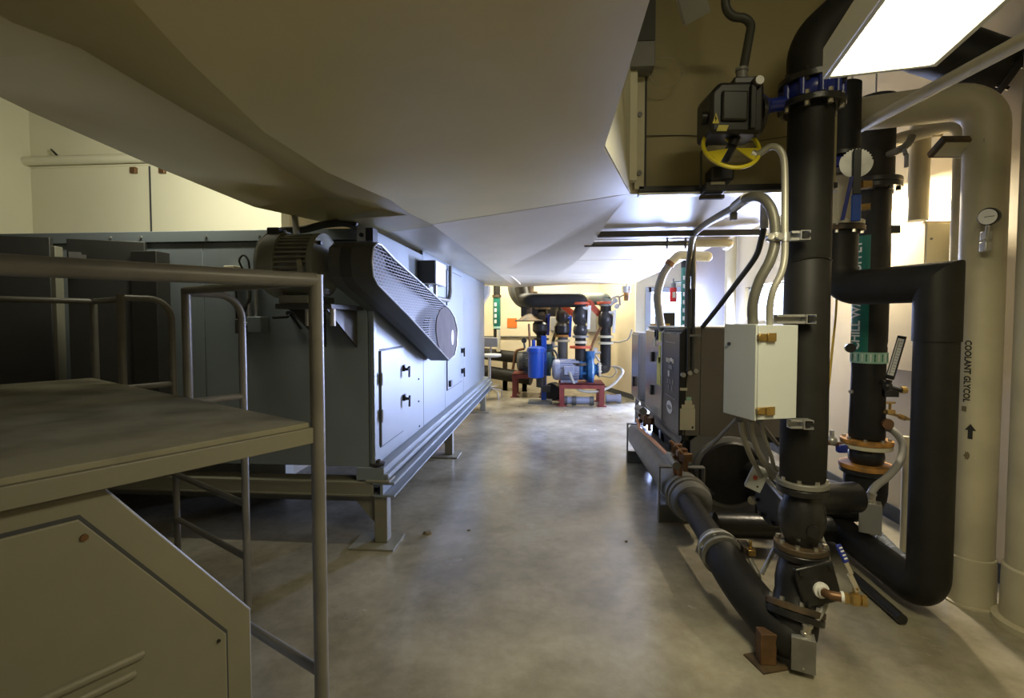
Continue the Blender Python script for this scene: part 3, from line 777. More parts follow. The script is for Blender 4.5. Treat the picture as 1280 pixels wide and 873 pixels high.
# ------------------------------------------------------------------ long duct and plenum
def sec(L, S, M, R, top=3.3):
    L, S, M, R = V(L), V(S), V(M), V(R)
    return [L, S, M, R, V((R.x, R.y, top)), V((L.x, L.y, top))]
def at(u, v, z): return P(u, v, Z=z)
e = lambda a, b, k: V(a).lerp(V(b), k)
Lx = lambda y: (-1.61, y, 2.22)
R0, R1, R2 = V((.165, -1.9, 2.10)), at(755, 185, 2.10), V((.425, 2.80, 2.25))
rr = lambda y: (.165, y, 2.10)
secs = [sec(Lx(-1.9), (-1.31, -1.9, 2.31), (-.68, -1.9, 2.10), R0),
        sec(Lx(.9), at(15, 28, 2.31), at(160, -6, 2.10), rr(.75)),
        sec(Lx(1.2), at(100, 60, 2.31), at(235, 75, 2.10), rr(1.0)),
        sec(at(40, 141, 2.22), at(213, 127, 2.31), at(330, 165, 2.10), rr(1.2)),
        sec(at(186, 205, 2.22), at(333, 197, 2.31), at(408, 215, 2.10), rr(1.4)),
        sec(at(318, 259, 2.22), at(408, 246, 2.31), at(455, 236, 2.10), R1),
        sec(at(400, 277, 2.23), at(475, 262, 2.20), at(488, 250, 2.105), e(R1, R2, .4)),
        sec(at(440, 286, 2.24), at(509, 269, 2.13), at(512, 267, 2.112), e(R1, R2, .75))]
B2 = (at(470, 293, 2.245), at(538, 283, 2.13), at(541, 281, 2.12), R2)
secs.append(sec(*B2))
t = thing('supply_duct', (-.6, 1, 2.1), 'broad olive sheet-metal duct with slanted sides passing low overhead', 'duct')
MB().loft(secs).build('duct_shell', M_duct, t, smooth=7)
sp_ = MB(); of_ = V((.003, -.001, 0))  # overlay on the duct flare, its bright lighting put into the cream colour
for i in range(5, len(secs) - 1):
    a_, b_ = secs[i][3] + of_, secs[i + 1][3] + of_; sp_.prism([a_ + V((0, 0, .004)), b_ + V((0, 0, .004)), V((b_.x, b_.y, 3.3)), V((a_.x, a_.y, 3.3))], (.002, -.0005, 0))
sp_.build('lit_flared_side', M_wallw, t, label='flared side coloured pale for the light on it')
eb = [secs[-1][2] + V((0, -.012, -.0012)), R2 + V((.004, -.012, -.0012)), at(763, 272, 2.225), at(744, 300, 2.20), at(733, 315, 2.19), at(716, 331, 2.18), at(694, 345, 2.175), V((-.70, 6.4, 2.158))]
tm_ = MB(); tm_.v = eb + [V((p.x, p.y, 2.256)) for p in eb]; k_ = len(eb)
tm_.f = [(7, i, i + 1) for i in range(0, 6)] + [tuple(range(k_, 2 * k_))] + [(i, (i + 1) % k_, k_ + (i + 1) % k_, k_ + i) for i in range(k_)]
tm_.build('flared_transition', M_ductw, t, smooth=60)
# plenum
t = thing('plenum_box', (.2, 6, 2.1), 'wide pale plenum box spanning the aisle beyond the long duct', 'plenum')
Lb, Sb, Mb, Rb = (V(p) for p in B2)
PRn, PRf, Rf, Mf, Lf = V((1.50, 2.82, 2.25)), V((1.50, 9.5, 2.25)), V((.35, 9.5, 2.25)), V((-.69, 9.45, 2.20)), V((-1.34, 9.4, 2.242))
pm = MB(); eps = V((0, .004, 0))
Rmid = V((.30, 5.0, 2.245))
low = [Lb + eps, Sb + eps, Mb + eps, Rb + eps, PRn, PRf, Rf, Mf, Lf, V((-.70, 6, 2.16)), V((-1.34, 6.0, 2.245)), Rmid, V((-1.34, 7.5, 2.243))]
up_ = [V((p.x, p.y, 3.5)) for p in (Lb + eps, Rb + eps, PRn, PRf, Lf)]
pm.v = low + up_
pm.f = [(0, 1, 10), (1, 2, 9), (1, 9, 10), (10, 9, 12), (9, 7, 12), (12, 7, 8), (2, 3, 11), (2, 11, 9), (9, 11, 7), (11, 6, 7), (3, 4, 11), (4, 5, 11), (11, 5, 6),
        (5, 16, 17, 8), (4, 14 + 1, 16, 5), (3, 14, 15, 4), (0, 13, 14), (0, 14, 3, 2, 1), (8, 17, 13, 0, 10, 12), (13, 17, 16, 15, 14), (5, 8, 7, 6)]
# keep the far end closed by one polygon only
pm.f.remove((5, 16, 17, 8)); pm.f.remove((5, 8, 7, 6)); pm.f.append((5, 16, 17, 8, 7, 6)); pm.f.remove((0, 13, 14)); pm.f.remove((0, 14, 3, 2, 1)); pm.f.append((0, 13, 14, 3, 2, 1))
pm.build('plenum_shell', M_ductw, t, smooth=7)
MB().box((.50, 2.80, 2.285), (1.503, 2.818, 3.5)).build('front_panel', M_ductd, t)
fl = MB().box((.445, 2.775, 2.27), (.497, 2.81, 3.45)).build('flange_angle', M_cream, t, bevel=.002)
MB().box((.497, 2.785, 2.27), (.509, 2.80, 3.45)).build('flange_shade_strip', M_seam, t)  # solid dark strip painting the shade beside the flange
for z in (P(782, 144, Y=2.775).z, P(782, 217, Y=2.775).z, P(782, 70, Y=2.775).z):
    MB().cyl((.470, 2.768, z), (.470, 2.776, z), .014, seg=14).build('flange_bolt', M_grey, fl)
MB().box((.26, 2.70, 2.30), (.445, 2.76, 3.4)).build('collar', M_wallw, t)  # cream where the duct is olive: the light on the collar is coloured in
MB().box((.47, 2.775, 2.256), (1.50, 2.815, 2.284)).build('bottom_flange', M_black, t)
MB().box((.47, 2.77, 2.236), (1.50, 2.83, 2.248)).build('flange_lip', M_galv, t)
# underside joints
for y in (4.3, 5.7, 7.2, 8.4):
    MB().box((-.4, y, 2.2435), (1.48, y + .012, 2.249)).build('joint_strip', M_ductw, t)
sq = MB()
a, b, c, d = P(640, 330, Z=2.2), P(662, 352, Z=2.2), None, None
MB().sweep(bez([P(590, 322, Z=2.17), P(618, 338, Z=2.18), P(636, 343, Z=2.19), P(650, 355, Z=2.19)]), .012, 8).build('ridge_bead', M_ductw, t)

# strut, pipes and hangers under the plenum
a, b = P(757, 293, Y=3.85), P(949, 290, Y=3.85)
tag(MB().box((a.x - .06, 3.83, a.z - .025), (b.x, 3.87, a.z + .02)).build('support_strut', M_cond, bevel=.003), 'dark steel strut across the aisle under the pale plenum', 'strut')
zp = P(800, 305, Y=4.3).z; xa = P(738, 304, Y=4.3).x; xe = P(913, 303, Y=4.3).x
t = thing('sprinkler_pipe', (1.2, 4.3, zp), 'slim pipe under the plenum with a pale elbow beside the right wall', 'pipe')
xm = P(868, 303, Y=4.3).x
MB().cyl((xa - .05, 4.3, zp), (xm, 4.3, zp), .022, seg=14).build('pipe', M_cond, t)
MB().tube([(xm, 4.3, zp + .0), (xe, 4.3, zp), (xe + .02, 4.5, zp - .01), (xe + .02, 4.5, zp + .12)], .035, .05, 16).build('pale_pipe', M_cream, t, label='cream painted pipe and elbow')
for u in (834, 857):
    x = P(u, 303, Y=4.3).x
    o = MB().cyl((x, 4.3, zp - .045), (x, 4.3, zp + .09), .009, seg=8).torus((x, 4.3, zp), (1, 0, 0), .028, .007, 18, 6).build('pipe_clamp', M_cond, t)
# pale vertical pipe on the right wall beyond the chiller
xv = XR - .11; yv = P(913, 350, X=xv).y
tag(MB().cyl((xv, yv, .02), (xv, yv, 3.3), .075, seg=20).build('drain_pipe', M_cream), 'pale vertical pipe on the right wall beyond the chiller', 'pipe')
# beige capped pipe and grey hose loop rising from the chiller
a, b = P(846, 320, Y=4.75), P(888, 321, Y=4.75)
t = thing('relief_pipe', P(845, 405, Y=4.75), 'pale elbow pipe with a grey hose curving down onto the chiller', 'pipe')
MB().tube([P(838, 329, Y=4.75), P(848, 319, Y=4.75), P(864, 320, Y=4.75)], .042, .06, 16).build('elbow', M_cream, t)
MB().cyl(P(864, 320, Y=4.75), P(882, 321, Y=4.75), .048, seg=16).sphere(P(884, 321, Y=4.75), .048, 16, 10).build('capped_end', M_cream, t)
MB().sweep(bez([P(837, 330, Y=4.75), P(828, 345, Y=4.75), P(822, 368, Y=4.75), P(824, 392, Y=4.75), P(827, 412, Y=4.75)]), .037, 14).build('hose', M_flex, t)
MB().lathe(P(838, 329, Y=4.75), P(830, 340, Y=4.75) - P(838, 329, Y=4.75), [(.046, -.01), (.046, .03)], 16).build('clamp', M_bronze, t)

# boxes and wires at the top centre
a, b = P(788, 62, Y=2.74), P(815, 92, Y=2.74)
t = thing('junction_box', (a.x, 2.7, b.z), 'grey box on the plenum flange with a thin wire loop hanging from it', 'junction box')
MB().box((a.x - .06, 2.66, b.z), (b.x, 2.774, a.z)).build('box_body', M_grey, t, bevel=.004)
MB().box((a.x - .03, 2.66, a.z + .002), (b.x, 2.774, 3.4)).build('raceway', M_ahud, t)
cc = P(832, 91, Y=2.72)
MB().torus(cc, (0, -1, .1), .083, .0022, 40, 6).build('wire_loop', M_wire, t)
t = thing('strut_channel', P(880, 10, Y=1.9), 'grey strut channel end hanging at the top centre above the actuator', 'strut')
a, b, c, d = P(857, 22, Y=1.9), P(888, 24, Y=1.9), P(905, 0, Y=1.75), P(876, -3, Y=1.75)
n = (c - b).normalized(); w_ = (b - a).normalized(); up3 = n.cross(w_)
L_ = .5
st = MB()
for off, hx, hz in ((0, .045, .004), (-.041, .004, .022), (.041, .004, .022)):
    pass
cen = (a + b) / 2 + V((-.02, -.05, .10)); dn_ = V((-.35, -.4, .6)).normalized(); sd_ = V((1, 0, 0)); sd_ = (sd_ - dn_ * sd_.dot(dn_)).normalized(); nn_ = dn_.cross(sd_)
st.obox((a + b) / 2 + dn_ * L_ / 2, dn_ * L_ / 2, sd_ * .045, nn_ * .003)
for s in (-1, 1): st.obox((a + b) / 2 + dn_ * L_ / 2 + sd_ * s * .043 + nn_ * .022, dn_ * L_ / 2, sd_ * .003, nn_ * .022)
st.build('channel', M_grey, t)
a = (a + b) / 2 + dn_ * .4
MB().cyl((a.x, a.y, a.z), (a.x, a.y, ZC), .006, seg=8).build('hanger_rod', M_galv, t)
# ------------------------------------------------------------------ front riser with its valves
b_ = P(1003, 600, d=2.35); RX, RY = b_.x, b_.y
zat = lambda v, x=RX, y=RY, u=1005: P(u, v, d=2.35).z
t = RISER = thing('riser_pipe', (RX, RY, 0), 'tall black insulated riser pipe behind the white electrical cabinet', 'pipe')
zf = .79; z_el = 2.60
MB().lathe((RX, RY, zf + .012), (0, 0, 1), [(.090, 0), (.097, .01), (.100, .25), (.097, .6), (.095, 1.02), (.091, 1.03), (.095, 1.04), (.095, z_el - zf - .09)], 40).build('insulation', M_blk, t)
cr = MB().sweep([V((RX + .0965 * math.cos(a), RY + .0965 * math.sin(a), zf + 1.043 + .006 * math.sin(3 * a))) for a in [math.radians(200 + 8 * k) for k in range(18)]], .003, 6).build('insulation_split', M_black, t)
flange(t, (RX, RY, zf), (0, 0, 1), .112, .026, M_flgrey, M_zinc, nb=8)
flange(t, (RX, RY, zf - .032), (0, 0, 1), .110, .030, M_iron)
# expansion ball joint
bc = V((RX, RY, zf - .165))
MB().lathe((RX, RY, zf - .29), (0, 0, 1), [(.070, 0), (.072, .015), (.088, .045), (.099, .085), (.103, .125), (.099, .165), (.088, .205), (.072, .235), (.070, .25)], 36).build('rubber_joint', M_iron, t)
ng = (V((0, 0, 0)) - V((RX, RY, 0))).normalized(); rgt = V((-ng.y, ng.x, 0)) * -1
pb = bc + V((-ng.x * 0, 0, -.03)) + ng * .085 + V((.045, 0, 0))
MB().cyl(pb, pb + ng * .04 + V((.01, 0, 0)), .028, seg=16).build('plug', M_iron, t)
flange(t, (RX, RY, zf - .305), (0, 0, 1), .116, .028, M_rust, M_zinc, nb=8)
flange(t, (RX, RY, zf - .337), (0, 0, 1), .116, .030, M_iron)
# angled strainer body and square cover plate
zs = zf - .355
lo = V((RX - .055, RY - .075, .235)); hi = V((RX, RY, zs))
axs = (lo - hi).normalized()
MB().lathe(hi, axs, [(.092, 0), (.088, .03), (.095, .07), (.098, .12), (.092, .17), (.10, (lo - hi).length)], 32).build('strainer_body', M_iron, t)
pn = (ng * .8 + V((.42, -.25, .12))).normalized(); px_ = V((0, 0, 1)).cross(pn).normalized(); py_ = pn.cross(px_)
pc = (hi + lo) / 2 + pn * .105 + V((.025, 0, .025))
px_, py_ = px_ * math.cos(.22) + py_ * math.sin(.22), py_ * math.cos(.22) - px_ * math.sin(.22)
MB().cyl(pc - pn * .09, pc, .08, seg=24).build('strainer_branch', M_rust, t)
pl = MB().obox(pc, px_ * .088, py_ * .088, pn * .014).build('cover_plate', M_iron, t, bevel=.008)
for sx_ in (-1, 1):
    for sy_ in (-1, 1):
        q = pc + px_ * .068 * sx_ + py_ * .068 * sy_; MB().cyl(q, q + pn * .026, .011, seg=6).build('bolt', M_iron, pl)
fc_ = lo + axs * .01
flange(t, fc_, axs, .122, .03, M_rust, M_zinc, nb=8)
flange(t, fc_ + axs * .033, axs, .122, .03, M_iron)
# brass ball valve with blue lever on the cover plate
bv_ = thing('ball_valve', pc, 'brass ball valve with a blue lever on the front strainer cover', 'valve')
e0 = pc + pn * .014 - py_ * .02; d1 = (V((1, -.10, 0)) + pn * .25).normalized()
MB().lathe(e0, pn, [(.034, 0), (.034, .012), (.024, .014), (.024, .03)], 20).build('bushing', M_labelw, bv_)
MB().tube([e0 + pn * .01, e0 + pn * .055, e0 + pn * .055 + d1 * .062], .019, .04, 14).build('elbow_nipple', M_bronze, bv_)
q0 = e0 + pn * .055 + d1 * .058
MB().cyl(q0 - d1 * .012, q0, .024, seg=16).build('thread_seal', M_labelw, bv_)
MB().lathe(q0, d1, [(.023, 0), (.023, .016), (.019, .018), (.027, .03), (.027, .052), (.019, .062), (.024, .064), (.024, .082)], 8).build('valve_body', M_brass, bv_, smooth=20)
st0 = q0 + d1 * .041 + V((0, 0, .022)); MB().cyl(st0, st0 + V((0, 0, .03)), .011, seg=12).build('stem', M_brass, bv_)
ld = (P(1035, 670, d=2.22) - st0); ld = ld.normalized(); ls = ld.cross(V((0, 0, 1))).normalized(); lu = ls.cross(ld)
LV = MB()
for (k0, k1) in ((-.02, .055),): LV.obox(st0 + V((0, 0, .032)) + ld * (k0 + k1) / 2, ld * (k1 - k0) / 2, ls * .016, lu * .003)
LV.obox(st0 + V((0, 0, .036)) + ld * .075 + lu * .006, ld * .030, ls * .013, lu * .003)
lv = LV.build('lever', M_zinc, bv_, bevel=.002)
gp = MB().obox(st0 + V((0, 0, .036)) + ld * .130 + lu * .008, ld * .038, ls * .015, lu * .006).build('lever_grip', M_blue, bv_, bevel=.004)
for k in (-.022, -.008, .008, .022):
    MB().obox(st0 + V((0, 0, .036)) + ld * (.130 + k) + lu * .0145, ld * .003, ls * .010, lu * .0006).build('grip_marking', M_lett, gp)
# lower elbow and floor pipe to the cooler barrel
e1 = fc_ + axs * .045
RFl = .085
pts = [e1, V((RX - .085, RY - .13, .115)), V((.985, 2.62, .20)), V((.955, 2.95, .255)), V((.955, 3.50, .285))]
fp_ = thing('floor_pipe', (1.0, 2.6, 0), 'dark pipe rising from the floor elbow to the grey cooler barrel', 'pipe')
MB().sweep(bez([e1 - axs * .01, e1 + axs * .05, V((RX - .12, RY - .10, .115)), V((1.0, 2.50, .165)), V((.965, 2.66, .21)), V((.955, 2.80, .24))], 8), .098, 28).build('elbow_insulation', M_blk, fp_)
dxn = (V((.955, 3.5, .285)) - V((.955, 2.80, .24))).normalized(); q = V((.955, 2.80, .24))
MB().cyl(q, q + dxn * .72, .072, seg=28).build('pipe', M_blk, fp_)
for k, m_ in ((.01, M_flgrey), (.075, M_galv), (.115, M_flgrey)):
    flange(fp_, q + dxn * k, dxn, .115 if k < .1 else .105, .022, m_, M_zinc if k == .075 else None, nb=6)
cpl = MB()
cpl.rbox(q + dxn * .02 + V((.115, -.02, .06)), (.05, .10, .04)).cyl(q + dxn * -.02 + V((.12, -.05, .05)), q + dxn * .07 + V((.12, -.03, .06)), .018, seg=10)
cpl.build('coupling_lug', M_rust, fp_, bevel=.004)
dv = thing('drain_valve', q + V((.13, -.1, 0)), 'small rusty drain valve with a pale tube beside the coupling flange', 'valve')
MB().tube([q + V((.12, -.06, .02)), q + V((.14, -.12, -.03)), q + V((.16, -.13, -.18))], .013, .03, 10).build('tube', M_flgrey, dv)
MB().rbox(q + V((.125, -.05, .06)), (.04, .06, .035)).cyl(q + V((.125, -.05, .07)), q + V((.125, -.05, .12)), .01, seg=8).build('valve_body', M_brass, dv, bevel=.004)
# rusty pipe foot
M_post = mat('rusty_post', (0.17, 0.085, 0.03), 0.65, var=0.5, scale=9)
ft = P(957, 829, Z=0); t6 = thing('pipe_stand', (ft.x, ft.y, 0), 'rusty steel post under the black floor elbow', 'pipe stand')
MB().box((ft.x - .035, ft.y - .03, .008), (ft.x + .035, ft.y + .03, .15)).build('post', M_post, t6, bevel=.004)
MB().rbox((ft.x, ft.y, .004), (.13, .13, .008), .3).build('base_plate', M_rust, t6)
# brace strut beside the stack
a, b = P(970, 683, d=2.5), P(955, 712, d=2.5); c = P(948, 728, d=2.5)
tag(MB().cyl(a, b + (b - a) * .2, .011, seg=10).build('brace_tube', M_galv), 'short bright tube leaning by the lower flanges of the riser', 'tube')
# grey elbow conduit and junction box
jb = P(1004, 836, d=2.18); jt = thing('junction_box', (jb.x, jb.y, jb.z), 'grey junction box hanging at the lowest elbow of the front riser', 'junction box')
MB().rbox((jb.x, jb.y + .01, jb.z + .075), (.092, .075, .145), -.35).build('box_body', M_galv, jt, bevel=.004)
jn = V((math.sin(-.35), -math.cos(-.35), 0)); jsd = V((math.cos(-.35), math.sin(-.35), 0))
cv_ = MB().obox(V((jb.x, jb.y + .01, jb.z + .075)) + jn * .040, jsd * .047, jn * .003, V((0, 0, .074))).build('box_cover', M_flgrey, jt, bevel=.002)
MB().cyl(V((jb.x, jb.y + .01, jb.z + .02)) + jn * .040, V((jb.x, jb.y + .01, jb.z + .02)) + jn * .047, .005, seg=8).build('screw', M_zinc, cv_)
g = V((jb.x + .01, jb.y + .01, jb.z + .148)); MB().lathe(g, (.2, 0, 1), [(.024, 0), (.024, .012), (.019, .014), (.019, .035), (.023, .037), (.023, .05)], 14).build('cable_gland', M_zinc, jt)
q = [g + V((.01, 0, .04)), P(1022, 772, d=2.2), P(1034, 745, d=2.24), P(1036, 715, d=2.3), P(1031, 688, d=2.36), P(1024, 668, d=2.42)]
tag(MB().sweep(bez(q), .015, 12).build('flexible_conduit', M_flex), 'grey flexible conduit curving up from the lowest junction box', 'conduit')

# top butterfly valve, elbow and actuator
bf = thing('butterfly_valve', (RX, RY, z_el - .1), 'blue butterfly valve clamped between bolted flanges at the top of the front riser', 'valve')
flange(bf, (RX, RY, z_el - .062), (0, 0, 1), .138, .028, M_iron, M_zinc, nb=8, br=.012, bl=.02, rb=.118)
MB().lathe((RX, RY, z_el - .045), (0, 0, 1), [(.115, 0), (.121, .01), (.121, .06), (.115, .07)], 36).build('valve_body', M_blue, bf)
for k in range(10):
    a = k * 2 * math.pi / 10 + .2; p = V((RX + .120 * math.cos(a), RY + .120 * math.sin(a), z_el - .045)); MB().cyl(p, p + V((0, 0, .07)), .016, seg=12).build('body_lug', M_blue, bf)
flange(bf, (RX, RY, z_el + .042), (0, 0, 1), .138, .030, M_iron, M_iron, nb=8, br=.012, bl=.016, rb=.118)
nb_ = V((RX, RY, z_el - .03)); nk = (P(910, 140, d=(nb_ - EYEP).dot(FWD)) - nb_).normalized()
MB().cyl(nb_ + nk * .12, nb_ + nk * .225, .032, seg=18).lathe(nb_ + nk * .205, nk, [(.05, 0), (.062, .01), (.062, .03)], 4, ).build('valve_neck', M_blue, bf, bevel=.004)
el = thing('pipe_elbow', (RX, RY, z_el + .06), 'black insulated elbow above the blue valve turning behind the lit fixture', 'pipe')
MB().sweep(fillet([V((RX, RY, z_el + .058)), V((RX, RY, z_el + .22)), V((RX + .30, RY + .02, z_el + .50)), V((RX + .42, RY + .03, ZC - .001))], .22, 7), .104, 30).build('insulation', M_blk, el)
ac = nb_ + nk * .345; act = thing('valve_actuator', (ac.x, ac.y, ac.z - .12), 'black motor actuator on the blue valve neck with a yellow handwheel below', 'actuator')
n_ = V((-nk.y * 0 - .10, -1, 0)).normalized(); s_x = V((-1, -.10, 0)).normalized(); n_ = V((.10, -1, 0)).normalized()
ab = MB()
cpt = P(910, 146, d=(nb_ - EYEP).dot(FWD) - .0)
prof = [(-.115, -.105), (.10, -.105), (.125, -.10), (.125, .115), (.10, .125), (-.075, .118), (-.115, .075)]
def act_pt(x, y, z): return cpt - s_x * x + n_ * y + V((0, 0, z))
ab.prism([act_pt(x, .085, z) for x, z in prof], n_ * -.17)
ab.build('housing', M_black, act, bevel=.016, seg=3)
cv = MB().prism([act_pt(x, .10, z) for x, z in [(-.07, -.055), (.045, -.055), (.045, .075), (-.07, .075)]], n_ * -.02).build('front_boss', M_black, act, bevel=.008)
MB().prism([act_pt(x, .103, z) for x, z in [(.055, -.09), (.08, -.09), (.08, .10), (.055, .10)]], n_ * -.02).build('cover_rib', M_black, act, bevel=.004)
MB().cyl(act_pt(.125, 0, 0), act_pt(.142, 0, 0), .09, seg=28).build('mount_flange', M_iron, act)
for z in (-.0,):
    MB().cyl(act_pt(-.115, .03, z - .02), act_pt(-.14, .03, z - .02), .028, seg=12).build('end_cap', M_black, act)
lbp = MB().prism([act_pt(x, .0862, z) for x, z in [(-.09, -.098), (-.045, -.098), (-.035, -.072), (-.08, -.072)]], n_ * .001).build('nameplate', M_ylabel, act)
# yellow warning triangle with a dark bolt sign
wt = MB().prism([act_pt(x, .0862, z) for x, z in [(-.108, -.065), (-.078, -.065), (-.093, -.018)]], n_ * .001).build('warning_label', M_yel, act)
MB().prism([act_pt(x, .0878, z) for x, z in [(-.094, -.03), (-.099, -.046), (-.094, -.046), (-.096, -.06), (-.088, -.042), (-.092, -.042)]], n_ * .0006).build('warning_mark', M_ink, wt)
MB().rbox(act_pt(.06, 0, .14), (.10, .10, .04)).cyl(act_pt(.085, .075, .112), act_pt(.085, .11, .112), .024, seg=18).build('gland_block', M_black, act, bevel=.006)
MB().cyl(act_pt(.085, .105, .112), act_pt(.085, .118, .112), .019, seg=18).build('gland_plug', M_galv, act)
wc = P(914, 184, d=(cpt - EYEP).dot(FWD) - .03); wax = V((.06, -.88, .48)).normalized()
MB().torus(wc, wax, .125, .009, 48, 10).build('handwheel', M_yel, act)
wx, wy, wz = basis(wax)
for k in range(3):
    a = math.radians(95 + 120 * k); d0 = wx * math.cos(a) + wy * math.sin(a); d1 = wx * math.cos(a + .35) + wy * math.sin(a + .35); d2 = wx * math.cos(a - .35) + wy * math.sin(a - .35)
    MB().prism([wc + d0 * .02 - wz * .003, wc + d1 * .12 - wz * .003, wc + d2 * .12 - wz * .003], wz * .006).build('wheel_spoke', M_yel, act)
MB().cyl(wc - wax * .07, wc + wax * .012, .022, seg=14).cyl(wc, V((wc.x + .03, wc.y + .02, cpt.z - .09)), .022, seg=12).build('wheel_hub', M_black, act)
a0_, b0_ = P(906, 0, Y=2.25), P(907, 14, Y=2.25)
cnd = [V((a0_.x, 2.3, 3.1)), P(907, 20, d=2.28), P(940, 24, d=2.28), P(939, 95, d=2.28)]
gt = act_pt(.06, 0, .155)
cd = thing('flexible_conduit', gt, 'dark bent conduit dropping from the ceiling into the black actuator', 'conduit')
MB().tube([V((a0_.x, 2.3, ZC)), P(907, 22, d=2.33), P(941, 22, d=2.33), gt + V((0, 0, .02))], .020, .09, 12, 9).build('conduit', M_dkcond, cd)
MB().lathe(gt - V((0, 0, .002)), (0, 0, 1), [(.03, 0), (.03, .02), (.024, .022), (.024, .05), (.028, .052), (.028, .065)], 14).build('fitting', M_grey, cd)
# small device on the plenum flange
a = P(880, 212, Y=2.72); b = P(913, 248, Y=2.72)
dm = thing('damper_motor', (a.x, 2.7, b.z), 'small dark device with a pale label on the plenum bottom flange', 'damper motor')
x0, x1, z1, z0 = P(888, 0, Y=2.72).x, P(917, 0, Y=2.72).x, a.z, b.z
MB().box((x0, 2.66, z1 - .075), (x1, 2.775, z1)).build('cap', M_black, dm, bevel=.012)
MB().box((x0 - .02, 2.68, z0 + .03), (x1 - .03, 2.775, z1 - .075)).build('body', M_ahud, dm, bevel=.006)
MB().box((x0 + .003, 2.674, z0 + .062), (x1 - .045, 2.680, z1 - .078)).build('label_plate', M_label, dm)
MB().box((x0 - .03, 2.74, z0 + .005), (x1 - .02, 2.774, z0 + .028)).build('base', M_rust, dm, bevel=.006)
MB().tube([(x0 - .035, 2.72, z0 + .06), (x0 - .035, 2.72, z1 + .09), (x0 + .0, 2.72, z1 + .135)], .006, .02, 8).build('lead', M_dkcond, dm)

# ------------------------------------------------------------------ white electrical cabinet on strut arms
cA = P(945, 405, d=2.16); cB = P(998, 405, d=2.20); cD = P(905.5, 405, d=2.365)
zt_, zb_ = P(945, 406.5, d=2.16).z, P(945, 526.5, d=2.16).z
A, B_, D = V((cA.x, cA.y, 0)), V((cB.x, cB.y, 0)), V((cD.x, cD.y, 0)); E = B_ + (D - A)
ec = thing('electrical_cabinet', (A + E) / 2 + V((0, 0, zb_)), 'pale grey wall box with brass clasps in front of the black riser', 'electrical cabinet')
up = V((0, 0, zt_ - zb_)); z0v = V((0, 0, zb_))
fx_ = (B_ - A).normalized(); fl_ = (D - A).normalized(); fnv = V((fx_.y, -fx_.x, 0)); fln = V((fl_.y, -fl_.x, 0)); fln = fln if fln.x < 0 else -fln
MB().prism([A + fx_ * .014 + z0v, B_ + z0v, E + z0v, D + fx_ * .014 + z0v], up).build('cabinet_body', M_box, ec, bevel=.003)
dr = MB().prism([A - fnv * -.002 + z0v + V((0, 0, -.004)), A + fx_ * .010 + fnv * .002 + z0v + V((0, 0, -.004)), D + fx_ * .010 + z0v + V((0, 0, -.004)), D + z0v + V((0, 0, -.004))], up + V((0, 0, .008))).build('cabinet_door', M_box, ec, bevel=.003)
lk = P(912, 430, d=2.33); lk = A + fl_ * ((lk - A).dot(fl_)) ; lk = V((lk.x, lk.y, P(912, 430, d=2.33).z))
MB().cyl(lk + fln * -.002, lk + fln * .008, .008, seg=12).build('lock', M_black, dr)
for v in (422, 515):
    z = P(958, v, d=2.16).z; q = A + V((0, 0, z)) + fx_ * .052 + fnv * .004
    cl = MB().obox(q, fx_ * .042, fnv * .006, V((0, 0, .016))).obox(q + fx_ * .018 + fnv * .008, fx_ * .022, fnv * .004, V((0, 0, .019))).obox(q - fx_ * .04 + fnv * .006, fx_ * .010, fnv * .010, V((0, 0, .012)))
    cl.build('clasp', M_brass, ec, bevel=.003)
def pipe_strut(zc, lbl, x0_, x1_):
    """slotted channel against the pipe with a short channel end pointing into the room"""
    ss = thing('pipe_strut', V((x1_, RY - .115, zc)), lbl, 'strut', 'struts on the front riser')
    h = .0205; y_ = RY - .099; b = MB()
    b.box((x0_, y_ - .003, zc - h), (x1_, y_, zc + h)).box((x0_, y_ - .04, zc - h), (x1_, y_ - .003, zc - h + .003)).box((x0_, y_ - .04, zc + h - .003), (x1_, y_ - .003, zc + h))
    b.box((x0_, y_ - .041, zc - h + .003), (x1_, y_ - .038, zc - h + .010)).box((x0_, y_ - .041, zc + h - .010), (x1_, y_ - .038, zc + h - .003))
    b.build('channel', M_galv, ss)
    b = MB(); xe = x1_ + .001; ye = y_ - .055
    b.box((xe, ye, zc - h), (xe + .003, y_, zc + h)).box((xe + .003, ye, zc - h), (xe + .04, y_, zc - h + .003)).box((xe + .003, ye, zc + h - .003), (xe + .04, y_, zc + h)).box((xe + .037, ye, zc - h + .003), (xe + .04, y_, zc - h + .011)).box((xe + .037, ye, zc + h - .011), (xe + .04, y_, zc + h - .003))
    b.build('end_channel', M_galv, ss)
    MB().box((xe + .010, ye + .006, zc - .012), (xe + .030, y_, zc + .012)).build('end_nut', M_black, ss)
    return ss
xr0, xr1 = P(968, 400, Y=RY - .11).x, P(1002, 400, Y=RY - .11).x
pipe_strut(zt_ + .026, 'steel strut on the black riser level with the top of the pale electrical cabinet', xr0, xr1)
pipe_strut(zb_ - .024, 'steel strut on the black riser at the bottom of the pale electrical cabinet', P(985, 520, Y=RY - .11).x, xr1)
z3 = P(992, 298, d=2.25).z
pipe_strut(z3, 'steel strut on the black riser holding the two bent conduits by clamps', P(986, 298, Y=RY - .11).x, P(995, 298, Y=RY - .11).x)
